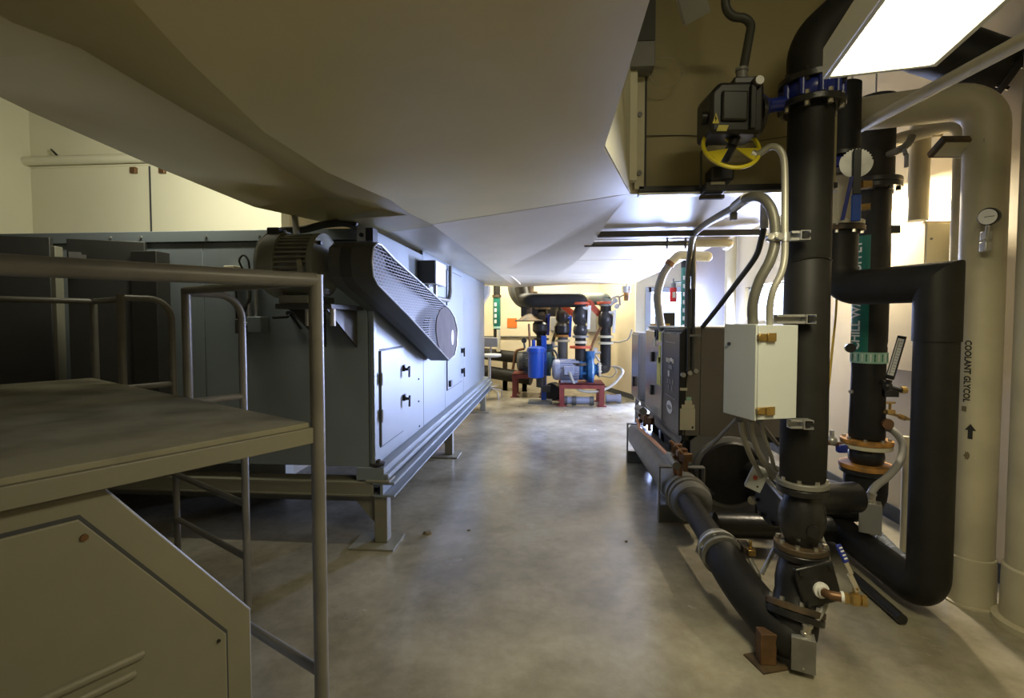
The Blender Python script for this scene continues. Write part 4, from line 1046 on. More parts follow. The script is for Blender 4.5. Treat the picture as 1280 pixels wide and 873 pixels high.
# two conduits out of the cabinet top
zc = zt_
def onp(u, v, d): return P(u, v, d=d)
c1 = [onp(941, 406, 2.26) , onp(941, 380, 2.24), onp(949, 352, 2.22), onp(963, 325, 2.2), onp(969, 300, 2.2), onp(967, 270, 2.2), onp(958, 252, 2.22), onp(946, 246, 2.26), onp(932, 249, 2.34), onp(918, 260, 2.5), onp(900, 270, 2.8), onp(880, 282, 3.3), onp(868, 293, 3.75), onp(863, 312, 3.95), onp(860, 345, 4.02), onp(859, 412, 4.06)]
t = thing('bent_conduit', c1[0], 'thick grey conduit arching from the pale cabinet over to the chiller', 'conduit')
MB().sweep(bez(c1, 8), [.0225] * 105 + [.0225] * (len(bez(c1, 8)) - 105) if len(bez(c1, 8)) > 105 else .0225, 14).build('conduit', M_cond, t)
q0, q1 = onp(933, 248, 2.34), onp(919, 259, 2.48); MB().cyl(q0, q1, .028, seg=14).build('coupling', M_galv, t)
q0 = onp(917, 263, 2.5); MB().rbox(q0 + V((0, 0, -.03)), (.03, .03, .04)).build('clamp', M_cond, t, bevel=.004)
c2 = [onp(962, 406, 2.22), onp(962, 385, 2.2), onp(967, 362, 2.18), onp(977, 340, 2.17), onp(981, 318, 2.17), onp(981, 280, 2.17), onp(981, 220, 2.17), onp(979, 196, 2.17), onp(972, 185, 2.18), onp(962, 184, 2.2), onp(951, 191, 2.22), onp(944, 195, 2.24)]
t = thing('bent_conduit', c2[0], 'pale slim conduit bending up beside the black riser to the actuator', 'conduit')
MB().sweep(bez(c2, 8), .0145, 12).build('conduit', M_condl, t)
MB().cyl(c2[-1] - V((.0, 0, 0)), c2[-1] + V((-.02, 0, .012)), .02, seg=12).build('fitting', M_galv, t)
for (u, dd) in ((969, 2.2), (981, 2.17)):
    q = P(u, 297, d=dd); 
    t = thing('conduit_clamp', q, 'zinc clamp on the %s conduit at the upper strut arm' % ('thick grey' if u == 969 else 'pale slim'), 'clamp', 'conduit clamps')
    MB().cyl(q - V((0, 0, .018)), q + V((0, 0, .018)), .028 if u == 969 else .020, seg=16).build('band', M_galv, t)
    MB().cyl(q + V((-.03, -.03, 0)), q + V((-.03, .0, 0)), .014, seg=10).rbox(q + V((-.025, 0, 0)), (.03, .006, .034)).build('screw', M_zinc, t)
# two narrow conduits dropping to the chiller and the slanted dark conduit
t = thing('slanted_conduit', P(872, 412, Y=3.9), 'dark conduit slanting from under the plenum down to the chiller top', 'conduit')
q = [P(955, 286, Y=3.1), P(952, 298, Y=3.12), P(944, 322, Y=3.25), P(920, 355, Y=3.5), P(895, 388, Y=3.78), P(878, 409, Y=3.95)]
MB().sweep(bez(q), .018, 10).build('conduit', M_dkcond, t)
MB().cyl(P(955, 286, Y=3.1), V((P(955, 286, Y=3.1).x, 3.1, 2.249)), .024, seg=12).build('fitting', M_galv, t)
# vertical pair
for (u, m_, lb) in ((866, M_cond, 'grey conduit dropping straight from the pipe to the chiller, beside the thick one'), ):
    q = P(u, 400, Y=4.12)
    tag(MB().cyl((q.x, 4.12, 1.47), (q.x, 4.12, P(u, 300, Y=4.12).z), .02, seg=12).build('drop_conduit', m_), lb, 'conduit')
# ------------------------------------------------------------------ rear pipes on the right
def off(x, y): return V((x, y, 0))
# black loop: valve stub, tee, crosspiece, drop and floor run
LXa, LYa = P(1047, 345, d=3.0).x, P(1047, 345, d=3.0).y
pr = P(1160, 740, d=2.57); LXb, LYb = pr.x, pr.y
zh = P(1185, 354, d=2.57).z
t = thing('loop_pipe', (LXb, LYb, 0), 'black insulated pipe loop crossing over and dropping to the floor at the right', 'pipe')
MB().sweep(fillet([V((LXa, LYa, P(1047, 288, d=3.0).z)), V((LXa, LYa, zh)), V((LXb - .02, LYb + .05, zh))], .13, 8), .101, 30).build('crosspiece', M_blk, t)
# mitred square corner at the right end
dv_ = (V((LXb, LYb, 0)) - V((LXa, LYa, 0))).normalized(); sd_ = V((-dv_.y, dv_.x, 0))
r = .101; ca = V((LXb, LYb, zh)); rg0, rg1, rg2 = [], [], []
for k in range(30):
    a = 2 * math.pi * k / 30; s, h = math.cos(a) * r, math.sin(a) * r
    rg0.append(ca - dv_ * .20 + sd_ * s + V((0, 0, h)))
    rg1.append(ca + dv_ * h + sd_ * s + V((0, 0, h)))
    rg2.append(ca + dv_ * h + sd_ * s - V((0, 0, .3)))
MB().loft([rg0, rg1, rg2]).build('mitred_corner', M_blk, t, smooth=25)
MB().sweep(fillet([V((LXb, LYb, zh - .28)), V((LXb, LYb, .125)), V((LXb + .01, LYb + .35, .125)), V((LXb + .08, 5.2, .125))], .13, 8), .094, 32).build('drop_and_floor_run', M_blk, t)
MB().torus((LXb, LYb, 1.5), (0, 0, 1), .095, .0022, 36, 6).build('insulation_joint', M_black, t)
# off-white check valve above the tee and blue lever valve
zt0 = P(1047, 288, d=3.0).z
t = thing('check_valve', (LXa, LYa, zt0), 'off-white valve body with rusty bolted flanges between the two black risers', 'valve')
flange(t, (LXa, LYa, zt0 + .0), (0, 0, 1), .135, .03, M_rust, M_zinc, nb=8)
flange(t, (LXa, LYa, zt0 + .033), (0, 0, 1), .13, .026, M_label, None)
zt1 = P(1047, 222, d=3.0).z
MB().lathe((LXa, LYa, zt0 + .046), (0, 0, 1), [(.085, 0), (.092, .05), (.10, (zt1 - zt0) * .5), (.10, (zt1 - zt0) * .8), (.085, zt1 - zt0 - .05)], 30).build('valve_body', M_cream, t)
MB().cyl((LXa + .08, LYa - .05, zt0 + .12), (LXa + .13, LYa - .08, zt0 + .12), .02, seg=10).build('test_port', M_brass, t); MB().rbox((LXa + .11, LYa - .06, zt1 - .07), (.05, .05, .04)).build('test_port', M_brass, t)
flange(t, (LXa, LYa, zt1 + .012), (0, 0, 1), .125, .026, M_flgrey, None)
t = thing('lever_valve', (LXa, LYa, zt1 + .03), 'blue valve with a toothed grey disc and blue lever behind the front riser', 'valve')
MB().lathe((LXa, LYa, zt1 + .028), (0, 0, 1), [(.10, 0), (.11, .01), (.11, .06), (.10, .07)], 30).build('valve_body', M_blue, t)
dc = P(1070, 204, d=2.80); MB().cyl((LXa + .05, LYa - .05, zt1 + .06), dc, .022, seg=12).build('stem', M_blue, t)
dn = (EYEP - dc); dn.z = 0; dn = (dn.normalized() + V((.25, 0, 0))).normalized(); dx, dy, dz = basis(dn)
plate = [];
for k in range(60):
    a = 2 * math.pi * k / 60; rr = .082 if (k % 2 or not (0 < (math.degrees(a) % 360) < 150)) else .074
    plate.append(dc + dx * math.cos(a) * rr + dy * math.sin(a) * rr)
MB().prism(plate, dn * .004).build('notch_plate', M_galv, t)
lh = V((0, 0, -1)); ls_ = dn.cross(lh).normalized()
MB().obox(dc + dn * .02 + lh * .085 + V((.0, 0, .03)), lh * .125, ls_ * .020, dn * .006).build('lever_arm', M_black, t, bevel=.004)
MB().obox(dc + dn * .022 + lh * .255, lh * .075, ls_ * .024, dn * .008).build('lever_grip', M_blueb, t, bevel=.006)
MB().obox(dc + dn * .03 + lh * .20 - ls_ * .045, (lh * .12 - ls_ * .02) * (1 if ls_.x > 0 else 1), ls_ * .010, dn * .005).build('trigger', M_blue, t, bevel=.003)
t = thing('riser_section', (LXa, LYa, zt1 + .1), 'dark pipe rising above the blue lever valve to the ceiling pipes', 'pipe')
MB().cyl((LXa, LYa, zt1 + .099), (LXa, LYa, 2.95), .098, seg=28).build('insulation', M_blk, t)
flange(t, (LXa, LYa, zt1 + .115), (0, 0, 1), .125, .026, M_iron, None)

# chilled water supply riser
cw = P(1085, 480, d=3.3); QX, QY = cw.x, cw.y
zfl = P(1083, 552, d=3.3).z
t = CW = thing('chilled_water_pipe', (QX, QY, 0), 'black pipe with green CHILL WATER SUPPLY marker by the right wall', 'pipe')
ztf = P(1095, 238, d=3.3).z
MB().lathe((QX, QY, zfl + .02), (0, 0, 1), [(.100, 0), (.104, .02), (.100, .2), (.096, .45), (.100, .6), (.097, .62), (.101, .65), (.103, 1.2), (.100, ztf - zfl - .04)], 36).build('insulation', M_blk, t)
flange(t, (QX, QY, ztf), (0, 0, 1), .155, .03, M_iron, M_iron, nb=8, br=.014, bl=.02)
flange(t, (QX, QY, ztf + .034), (0, 0, 1), .155, .03, M_iron, None)
MB().cyl((QX, QY, ztf + .05), (QX, QY, 3.0), .112, seg=34).build('upper_insulation', M_blk, t)
flange(t, (QX, QY, zfl), (0, 0, 1), .150, .028, M_flrust, M_zinc, nb=8)
flange(t, (QX, QY, zfl - .03), (0, 0, 1), .146, .026, M_label, None)
MB().lathe((QX, QY, zfl - .15), (0, 0, 1), [(.085, 0), (.10, .02), (.105, .055), (.10, .09), (.085, .11)], 30).build('rubber_joint', M_iron, t)
flange(t, (QX, QY, zfl - .165), (0, 0, 1), .156, .03, M_flrust, None)
flange(t, (QX, QY, zfl - .197), (0, 0, 1), .150, .030, M_iron, None)
MB().sweep(fillet([V((QX, QY, zfl - .2)), V((QX, QY, .30)), V((QX - .45, QY + .25, .36)), V((1.5, 4.3, .36))], .16, 8), .125, 30).build('lower_elbow', M_blk, t)
# marker sleeve and lettering facing the aisle
ang = math.atan2(0 - QY, 0 - QX) + .1
def sleeve(z0, z1, a0, a1, r, m_, name, par, th=.002, n=14):
    b = MB(); rg = []
    for k in range(n + 1):
        a = a0 + (a1 - a0) * k / n; c_, s_ = math.cos(a), math.sin(a)
        rg.append([V((QX + c_ * r, QY + s_ * r, z0)), V((QX + c_ * (r + th), QY + s_ * (r + th), z0)), V((QX + c_ * (r + th), QY + s_ * (r + th), z1)), V((QX + c_ * r, QY + s_ * r, z1))])
    b.loft(rg); return b.build(name, m_, par)
za, zb2 = P(1070, 441, d=3.2).z, P(1070, 294, d=3.2).z
aL = ang - 1.35
mk = sleeve(za, zb2, aL, ang - .15, .1045, M_teal, 'pipe_marker', t)
pipe_text('CHILL WATER SUPPLY', .095, QX, QY, .1075, ang - .62, za + .012, M_lett, mk, 1, bold=.002, fit=zb2 - za - .04)
bd = sleeve(P(1085, 455, d=3.2).z, za, ang - 1.5, ang + 1.5, .1035, M_tealp, 'marker_band', t, n=24)
for k in range(13):
    a = ang - 1.3 + 2.6 * k / 12; zc_ = (P(1085, 455, d=3.2).z + za) / 2; rr = .1061
    b = MB(); c0_ = V((QX, QY, zc_))
    pt = lambda da, dz: c0_ + V((math.cos(a + da) * rr, math.sin(a + da) * rr, dz))
    b.prism([pt(-.03, -.024), pt(.03, -.024), pt(.03, .012), pt(.055, .012), pt(0, .03), pt(-.055, .012), pt(-.03, .012)], V((math.cos(a), math.sin(a), 0)) * .0012)
    b.build('arrow_marking', M_teal if k % 2 else M_lett, bd)
# hooks and stub on the pipe side
q = P(1112, 287, d=3.2); MB().rbox((q.x + .01, q.y, q.z), (.10, .03, .05)).build('side_bracket', M_black, t, bevel=.003)
q = P(1115, 492, d=3.2); MB().rbox((q.x - .01, q.y, q.z), (.09, .03, .045)).build('side_bracket', M_black, t, bevel=.003)
MB().cyl(P(1062, 435, d=3.2), P(1062, 435, d=3.2) + V((-.01, -.03, 0)), .03, seg=14).build('port_cap', M_black, t)
MB().cyl(P(1065, 490, d=3.18), P(1063, 490, d=3.16), .012, seg=10).build('screw', M_zinc, t)
# thermometer
tm = thing('thermometer', P(1104, 490, d=3.15), 'black tilted industrial thermometer on the chilled water pipe', 'thermometer')
ta, tb = P(1112, 474, d=3.12), P(1128, 420, d=3.06); tx = (tb - ta).normalized(); tn = ((EYEP - ta).normalized() + V((-.2, 0, 0))).normalized(); tn = (tn - tx * tn.dot(tx)).normalized(); ts = tx.cross(tn)
cs = MB().obox((ta + tb) / 2, tx * (tb - ta).length / 2, ts * .023, tn * .010).build('case', M_black, tm, bevel=.005)
MB().obox((ta + tb) / 2 + tn * .0105 + tx * .004, tx * ((tb - ta).length / 2 - .022), ts * .016, tn * .001).build('scale', M_labelw, cs)
for k in range(12):
    MB().obox((ta + tb) / 2 + tn * .0122 + tx * (-.095 + k * .018) + ts * .006, tx * .0012, ts * (.006 if k % 3 else .009), tn * .0004).build('scale_mark', M_ink, cs)
MB().obox((ta + tb) / 2 + tn * .0122 - ts * .007, tx * ((tb - ta).length / 2 - .03), ts * .002, tn * .0005).build('column', M_grey, cs)
MB().cyl(ta - tx * .005, ta - tx * .06, .017, seg=12).sphere(ta - tx * .05, .03, 16, 10).cyl(ta - tx * .05, P(1103, 478, d=3.2), .018, seg=12).cyl(ta - tx * .05, ta - tx * .05 + ts * (-.075 if ts.x < 0 else .075), .014, seg=12).build('swivel_stem', M_iron, tm)
q = ta - tx * .05 + ts * (-.07 if ts.x < 0 else .07); MB().cyl(q, q + V((.03, 0, 0)), .022, seg=8).build('end_nut', M_brass, tm)
# tap with tube to the wall
q0 = P(1106, 515, d=3.2); q1 = P(1142, 526, d=3.4)
t = thing('sample_tap', q0, 'small brass tap and tube between the chilled water pipe and the wall', 'tap')
MB().cyl(q0, q1, .010, seg=10).cyl(P(1125, 521, d=3.3), P(1131, 523, d=3.33), .018, seg=8).build('tube', M_brass, t)
MB().rbox(q0 + V((.03, 0, .0)), (.05, .04, .03)).build('valve_body', M_brass, t, bevel=.005)
MB().cyl(q0 + V((.03, 0, .0)), q0 + V((.03, 0, .06)), .008, seg=8).rbox(q0 + V((.03, 0, .06)), (.06, .015, .012)).build('handle', M_brass, t)
MB().cyl(P(1108, 530, d=3.2), P(1108, 530, d=3.2) + V((0, -.02, 0)), .035, seg=16).build('dial', M_bronze, t)
# junction box with grey loop on the second riser
jb = P(1087, 664, d=3.05); t = thing('junction_box', jb, 'galvanised junction box below the orange flanges of the chilled water pipe', 'junction box')
rz = -.5; MB().rbox((jb.x, jb.y, jb.z + .09), (.11, .09, .18), rz).build('box_body', M_galv, t, bevel=.004)
jn = V((math.sin(rz), -math.cos(rz), 0)); jsd = V((math.cos(rz), math.sin(rz), 0))
MB().obox(V((jb.x, jb.y, jb.z + .09)) + jn * .047, jsd * .057, jn * .003, V((0, 0, .092))).build('box_cover', M_grey, t, bevel=.002)
g = V((jb.x, jb.y, jb.z + .178)); MB().lathe(g, (.1, 0, 1), [(.03, 0), (.03, .015), (.024, .018), (.024, .045), (.028, .047), (.028, .06)], 14).build('cable_gland', M_zinc, t)
q = [g + V((.0, 0, .05)), P(1095, 608, d=3.06), P(1112, 594, d=3.08), P(1126, 575, d=3.12), P(1128, 555, d=3.16), P(1118, 540, d=3.2), P(1108, 535, d=3.24)]
tag(MB().sweep(bez(q), .022, 12).build('flexible_conduit', M_flex), 'grey flexible conduit looping beside the orange flanges', 'conduit')
# ball valve cluster between the two risers
q = P(1040, 548, d=3.0); t = thing('bleed_valve', q, 'small brass bleed valve with a blue handle between the two risers', 'valve')
MB().tube([P(1030, 553, d=3.0), P(1050, 556, d=3.08), P(1058, 560, d=3.16)], .014, .02, 10).build('nipple', M_bronze, t)
MB().sphere(P(1040, 551, d=3.02), .028, 14, 10).cyl(P(1040, 551, d=3.02), P(1040, 538, d=3.02), .012, seg=10).build('valve_body', M_galv, t)
MB().rbox(P(1052, 561, d=3.06), (.06, .04, .05)).build('blue_handle', M_blue, t, bevel=.01)
# hanging yellow cord
q = [P(1046, 370, d=3.4), P(1044, 400, d=3.4), P(1040, 440, d=3.4), P(1036, 480, d=3.4), P(1030, 520, d=3.4)]
tag(MB().sweep(bez(q), .008, 8).build('yellow_cord', M_hose), 'thin yellow cord hanging between the two black risers', 'cord')
# slim dark pipe and blue rag on the floor
a, b = P(1000, 660, Z=.07), P(1135, 792, Z=.035)
tag(MB().cyl(P(1066, 720, Z=.03), P(1128, 775, Z=.03), .026, seg=14).build('floor_tube', M_iron), 'slim dark tube lying on the floor beside the black loop', 'pipe')
M_hoseb = mat('blue_grey_hose', (0.13, 0.145, 0.17), 0.7)
q = [P(1096, 668, Z=.035), P(1108, 680, Z=.03), P(1118, 690, Z=.035), P(1130, 700, Z=.03), P(1150, 716, Z=.03)]
tag(MB().sweep(bez(q), [.03 + .008 * math.sin(k * 1.7) for k in range(len(bez(q)))], 12).build('drain_hose', M_hoseb), 'blue-grey soft hose on the floor below the galvanised junction box', 'hose')
# pale pipe stub at the wall with cracked plaster
q = P(1132, 690, d=3.35)
tag(MB().cyl((q.x, q.y, 0), (q.x, q.y, P(1132, 545, d=3.35).z), .035, seg=16).build('wall_pipe', M_cream), 'slim cream pipe at the wall beside the galvanised junction box', 'pipe')

# electrical panel on the right wall
t = thing('breaker_cabinet', (2.6, 3.2, 1.2), 'tall cream breaker box on the right wall behind the pipes', 'electrical panel')
yA = P(1131, 290, X=2.42).y; yB = P(1155, 290, X=2.62).y
pa = P(1153, 285, d=3.35); pbL = P(1131, 288, d=3.75); pbR = P(1189, 283, d=3.42)
dirn = V((0, 1, 0))
zt_ = P(1153, 277, d=3.3).z; zb_ = P(1148, 467, d=3.3).z
xa = P(1154, 370, d=3.3); xb = P(1190, 370, d=3.3)
MB().box((xa.x, xa.y, zb_), (XR - .02, xa.y + .62, zt_)).build('panel_box', M_wall, t, bevel=.004)
MB().box((xa.x + .004, xa.y - .012, zb_ + .02), (XR - .04, xa.y, zt_ - .02)).build('panel_cover', M_cream, t, bevel=.003)
for zz in (zb_ + .12, zt_ - .12): MB().cyl((xa.x + .03, xa.y - .018, zz), (xa.x + .03, xa.y - .012, zz), .008, seg=8).build('screw', M_grey, t)

# big cream pipes at the far right
M_pipe = mat('cream_pipe_paint', (0.50, 0.455, 0.315), 0.5, var=0.16, scale=3.5, bump=0.05, bscale=10)
pg = P(1212, 751, Z=0); GXp, GYp = pg.x, pg.y
rA = P(1245, 500, d=(V((GXp, GYp, 1.5)) - EYEP).dot(FWD)).x - GXp
rA = .097
zel = P(1225, 128, d=(V((GXp, GYp, 1.5)) - EYEP).dot(FWD)).z - .0
t = GP = thing('glycol_pipe', (GXp, GYp, 0), 'large cream pipe stencilled COOLANT GLYCOL with an upward arrow', 'pipe')
hd = (P(1070, 118, d=3.05) - V((GXp, GYp, zel))); hd.z = 0
MB().sweep(fillet([V((GXp, GYp, .012)), V((GXp, GYp, zel)), V((GXp, GYp, zel)) + hd * 1.0 + V((0, 0, .08))], .17, 9), rA, 36).build('insulated_pipe', M_pipe, t)
MB().lathe((GXp, GYp, .0), (0, 0, 1), [(rA + .03, 0), (rA + .03, .01), (rA + .012, .012), (rA + .008, .26), (rA, .265)], 36).build('floor_collar', M_pipe, t)
va = math.atan2(-GYp, -GXp)
zt_, zb_ = P(1208, 424, d=2.85).z, P(1204, 497, d=2.85).z
at = va - .58
pipe_text('COOLANT GLYCOL', .042, GXp, GYp, rA + .0015, at, zt_, M_ink, t, -1, name='stencil_lettering', bold=.0014, fit=zt_ - zb_)
M_smudge = mat('dark_stain', (0.16, 0.13, 0.07), 0.7)
za = P(1213, 541, d=2.82).z; zb3 = P(1213, 523, d=2.82).z; aw = va - .22
b = MB(); pt = lambda w_, z: V((GXp + math.cos(aw + w_ / rA) * (rA + .002), GYp + math.sin(aw + w_ / rA) * (rA + .002), z))
b.prism([pt(-.010, za), pt(.010, za), pt(.010, zb3 - .035), pt(.023, zb3 - .035), pt(0, zb3), pt(-.023, zb3 - .035), pt(-.010, zb3 - .035)], V((math.cos(aw), math.sin(aw), 0)) * .001).build('stencil_arrow', M_ink, t)
zq = P(1204, 506, d=2.82).z; b = MB(); aw2 = at + .05
pt2 = lambda w_, z: V((GXp + math.cos(aw2 + w_ / rA) * (rA + .002), GYp + math.sin(aw2 + w_ / rA) * (rA + .002), z))
b.prism([pt2(-.011, zq - .014), pt2(.011, zq - .014), pt2(.011, zq + .014), pt2(-.011, zq + .014)], V((math.cos(aw2), math.sin(aw2), 0)) * .001).build('stencil_patch', M_smudge, t)
def scuff(X_, Y_, r_, u, v, d, w_, h_, par):
    q_ = P(u, v, d=d); a_ = math.atan2(q_.y - Y_, q_.x - X_)
    pts_ = [V((X_ + math.cos(a_ + w_ * math.cos(k * .5236) * (1 + .3 * math.sin(2.3 * k)) / r_) * (r_ + .001), Y_ + math.sin(a_ + w_ * math.cos(k * .5236) * (1 + .3 * math.sin(2.3 * k)) / r_) * (r_ + .001), q_.z + h_ * math.sin(k * .5236) * (1 + .25 * math.cos(3.1 * k)))) for k in range(12)]
    MB().prism(pts_, V((math.cos(a_), math.sin(a_), 0)) * .0008).build('scuff_mark', M_smudge, par)
scuff(GXp, GYp, rA, 1204, 571, 2.66, .012, .022, t)
# pressure gauge on it
q = P(1233, 290, d=2.53); ggv = (V((GXp, GYp, q.z)) - V((q.x, q.y, q.z))).normalized()
gc = P(1236, 271, d=2.50); gn = (EYEP - gc).normalized(); gn = (gn + V((-.45, .1, 0))).normalized()
pg_ = thing('pressure_gauge', q, 'round pressure gauge on the cream glycol pipe', 'gauge')
MB().lathe(gc - gn * .02, gn, [(.040, 0), (.044, .004), (.044, .03), (.040, .034)], 30).build('gauge_case', M_iron, pg_)
fcg = MB().cyl(gc + gn * .012, gc + gn * .0148, .038, seg=30).build('dial_face', M_labelw, pg_)
gx_, gy_, gz_ = basis(gn)
MB().obox(gc + gn * .0155 + gx_ * .008, gx_ * .02, gy_ * .0016, gn * .0005).build('pointer', M_ink, fcg)
MB().cyl(gc - V((0, 0, .04)), q + V((0, 0, -.06)), .011, seg=10).rbox(q + V((0, 0, -.02)), (.035, .035, .045)).rbox(q + V((0, 0, -.075)), (.035, .04, .05)).build('siphon', M_galv, pg_, bevel=.004)
MB().cyl(q + V((0, 0, -.075)), V((GXp, GYp, q.z - .075)) - ggv * (rA - .01), .012, seg=10).build('nipple', M_galv, pg_)
# second larger pipe at the picture edge
pg2 = P(1262, 800, Z=0); HX, HY = pg2.x + .225, pg2.y + .10
t = thing('return_pipe', (HX, HY, 0), 'large cream pipe cut by the right edge with a raised floor collar', 'pipe')
MB().cyl((HX, HY, .01), (HX, HY, 3.3), .135, seg=36).build('insulated_pipe', M_pipe, t)
MB().lathe((HX, HY, 0), (0, 0, 1), [(.18, 0), (.18, .03), (.17, .035), (.15, .04), (.146, .30), (.135, .31)], 36).build('floor_collar', M_pipe, t)
# slim cream pipes at the wall
def vpipe(u, v0, r, d, lbl, name='wall_pipe', ztop=3.3, z0=.0):
    q = P(u, v0, d=d); return tag(MB().cyl((q.x, q.y, z0), (q.x, q.y, ztop), r, seg=20).build(name, M_pipe), lbl, 'pipe')
zz = P(1165, 155, d=3.2).z
t = thing('wall_pipe', P(1168, 300, d=3.2), 'cream pipe pair joined by a crosspiece above the electrical panel', 'pipe')
q1, q2, q3 = P(1168, 155, d=3.15), P(1203, 152, d=3.0), P(1120, 152, d=3.3)
zpn = P(1153, 277, d=3.3).z
MB().cyl((q1.x, q1.y + .12, zpn + .002), (q1.x, q1.y + .12, q1.z + .2), .058, seg=20).build('thick_pipe', M_pipe, t)
MB().tube([V((q2.x, q2.y, 1.0)), V((q2.x, q2.y, q2.z)), V((q3.x, q3.y, q2.z))], .040, .09, 18).build('slim_pipe', M_pipe, t)
q = P(1172, 150, d=3.12); MB().rbox((q.x, q.y, q2.z - .0), (.06, .03, .10)).build('pipe_tee', M_pipe, t, bevel=.01)
# ceiling pipes: pale diagonal sprinkler and dark capped header
a, b = P(1044, 176, d=3.2), P(1276, 52, d=2.0); ex = (b - a)
tag(MB().cyl(a, b + ex * .45, .031, seg=20).build('diagonal_pipe', M_cream), 'slim pale pipe running diagonally below the lit fixture', 'pipe')
hc = P(1212, 92, d=2.9)
t = thing('header_pipe', hc, 'dark insulated header with a round end flange at the top right', 'pipe')
MB().sweep([hc + V((-.35, .15, .30)), hc + V((-.22, .08, .22)), hc + V((-.05, .0, .10)), hc + V((.06, -.04, .02)), hc + V((.16, -.08, -.04))], .15, 28).build('insulation', M_blk, t)
MB().cyl(hc + V((-.35, .15, .30)), hc + V((-.35, .15, 1.4)), .14, seg=24).build('upright', M_blk, t)
flange(t, hc + V((.15, -.08, -.035)), (.9, -.35, -.5), .17, .03, M_iron, M_iron, nb=8)
# work lamp and valve handles high on the right
q = P(1195, 184, d=2.7); t = thing('flood_lamp', q, 'small flat unlit flood lamp by the cream pipes', 'lamp')
f = MB().obox(q, V((.115, .01, .0)), V((.0, .055, -.03)), V((0, .008, .016))).build('lamp_case', M_rust, t, bevel=.006)
MB().obox(q + V((0, -.010, -.017)), V((.095, .008, 0)), V((0, .042, -.023)), V((0, .0012, .0024))).build('lens', M_label, t)
MB().cyl(q + V((.10, .02, 0)), V((GXp - rA * .6, GYp - rA * .75, q.z)), .012, seg=10).build('arm', M_grey, t)
t = thing('drain_elbow', P(1120, 190, d=3.1), 'grey drain elbow with a hanging lever on the upper chilled water pipe', 'valve')
MB().tube([P(1105, 196, d=3.18), P(1122, 189, d=3.05), P(1136, 180, d=3.0), P(1140, 170, d=3.0)], .022, .05, 14).build('elbow', M_cond, t)
MB().cyl(P(1130, 186, d=3.02), P(1132, 193, d=3.0), .012, seg=10).rbox(P(1133, 201, d=3.0), (.014, .02, .08)).build('lever', M_grey, t)
# thin cable along the plenum face behind the actuator
q = [P(800, 170, Y=2.79), P(870, 170, Y=2.79), P(925, 178, Y=2.70), P(975, 172, d=2.6), P(998, 168, d=2.5)]
tag(MB().sweep(bez(q), .0025, 6).build('control_cable', M_dkcond), 'thin dark cable running past the yellow handwheel', 'cable')
# beam soffit upper right wall fill between plenum and right wall
# ------------------------------------------------------------------ chiller
KX = 1.0
k0 = P(848, 545, X=KX); k1 = P(848, 410, X=KX); KY0 = k0.y; KZ0, KZ1 = k0.z, k1.z; KY1 = P(807, 450, X=KX).y
t = CH = thing('chiller', (1.4, 4.6, 0), 'long water chiller with control cabinet over dark barrels on the right of the aisle', 'chiller')
ky = lambda u: P(u, 450, X=KX).y
kx = lambda u: P(u, 450, Y=KY0).x
MB().box((KX + .03, KY0 + .02, KZ0), (2.02, KY1, KZ1 - .005)).build('control_cabinet', M_taupe, t, bevel=.006)
def bulge(y0, y1, m_, nm, par=None, dep=.05, z0=KZ0, z1=KZ1):
    s = .05
    return MB().prism([(KX + .03, y0, z0), (KX - dep + .05, y0, z0), (KX - dep + .05, y0, z1 - s), (KX - dep + .10, y0, z1), (KX + .03 + .07, y0, z1)], (0, y1 - y0, 0)).build(nm, m_, par or t, bevel=.006)
dA = bulge(ky(827), KY1, M_ss, 'stainless_door')
bulge(ky(832), ky(827) - .004, M_black, 'black_pillar', dep=.04)
pB = bulge(ky(845), ky(832) - .004, M_black, 'display_panel', dep=.045)
bulge(KY0 - .0, ky(845) - .004, M_black, 'black_edge', dep=.05)
eA = MB().box((KX + .05, KY0, KZ0), (kx(875.5), KY0 + .02, KZ1)).build('end_panel', M_taupe, t, bevel=.003)
MB().box((kx(876), KY0, KZ0), (2.02, KY0 + .02, KZ1)).build('end_panel', M_taupe, t, bevel=.003)
MB().box((KX - .0, KY0 + .04, KZ1 - .004), (2.02, KY1, KZ1 + .008)).build('top_plate', M_wallw, t, bevel=.002)
fx0 = KX - .0015
def on_front(u, v, w_, h_, m_, par, nm, x=fx0, th=.003):
    q = P(u, v, X=x); return MB().box((x - th, q.y - w_ / 2, q.z - h_ / 2), (x, q.y + w_ / 2, q.z + h_ / 2)).build(nm, m_, par, bevel=.0006)
xs_ = KX + .0
for (u, v, w_, h_, m_) in ((825, 421, .10, .09, M_ylabel), (824.5, 443, .09, .16, M_ylabel), (823.5, 464, .15, .26, M_ylabel), (818, 428, .09, .08, M_label)):
    on_front(u, v, w_, h_, m_, dA, 'label')
for (u, v) in ((816.5, 446), (815.5, 487)):
    q = P(u, v, X=fx0); MB().box((fx0 - .025, q.y - .035, q.z - .05), (fx0, q.y + .035, q.z + .05)).build('door_handle', M_black, dA, bevel=.006)
q = P(821, 418, X=fx0); MB().torus((fx0 - .004, q.y, q.z), (1, 0, 0), .05, .01, 24, 8).build('ring_handle', M_black, dA)
fb = KX + .004
for (u, v, w_, h_, m_) in ((834, 450, .06, .035, M_label), (836.5, 451, .05, .04, M_label), (839, 450, .06, .03, M_labelw), (841.5, 452, .05, .035, M_label), (838, 459, .13, .03, M_grey), (836, 467, .05, .05, M_labelw), (835, 476, .04, .04, M_grey), (838, 477, .04, .04, M_grey), (841, 478, .04, .04, M_grey), (836, 484, .04, .04, M_grey), (840, 486, .04, .04, M_grey), (838, 496, .36, .008, M_grey), (838, 428, .36, .008, M_grey)):
    on_front(u, v, w_, h_, m_, pB, 'display_mark', fb)
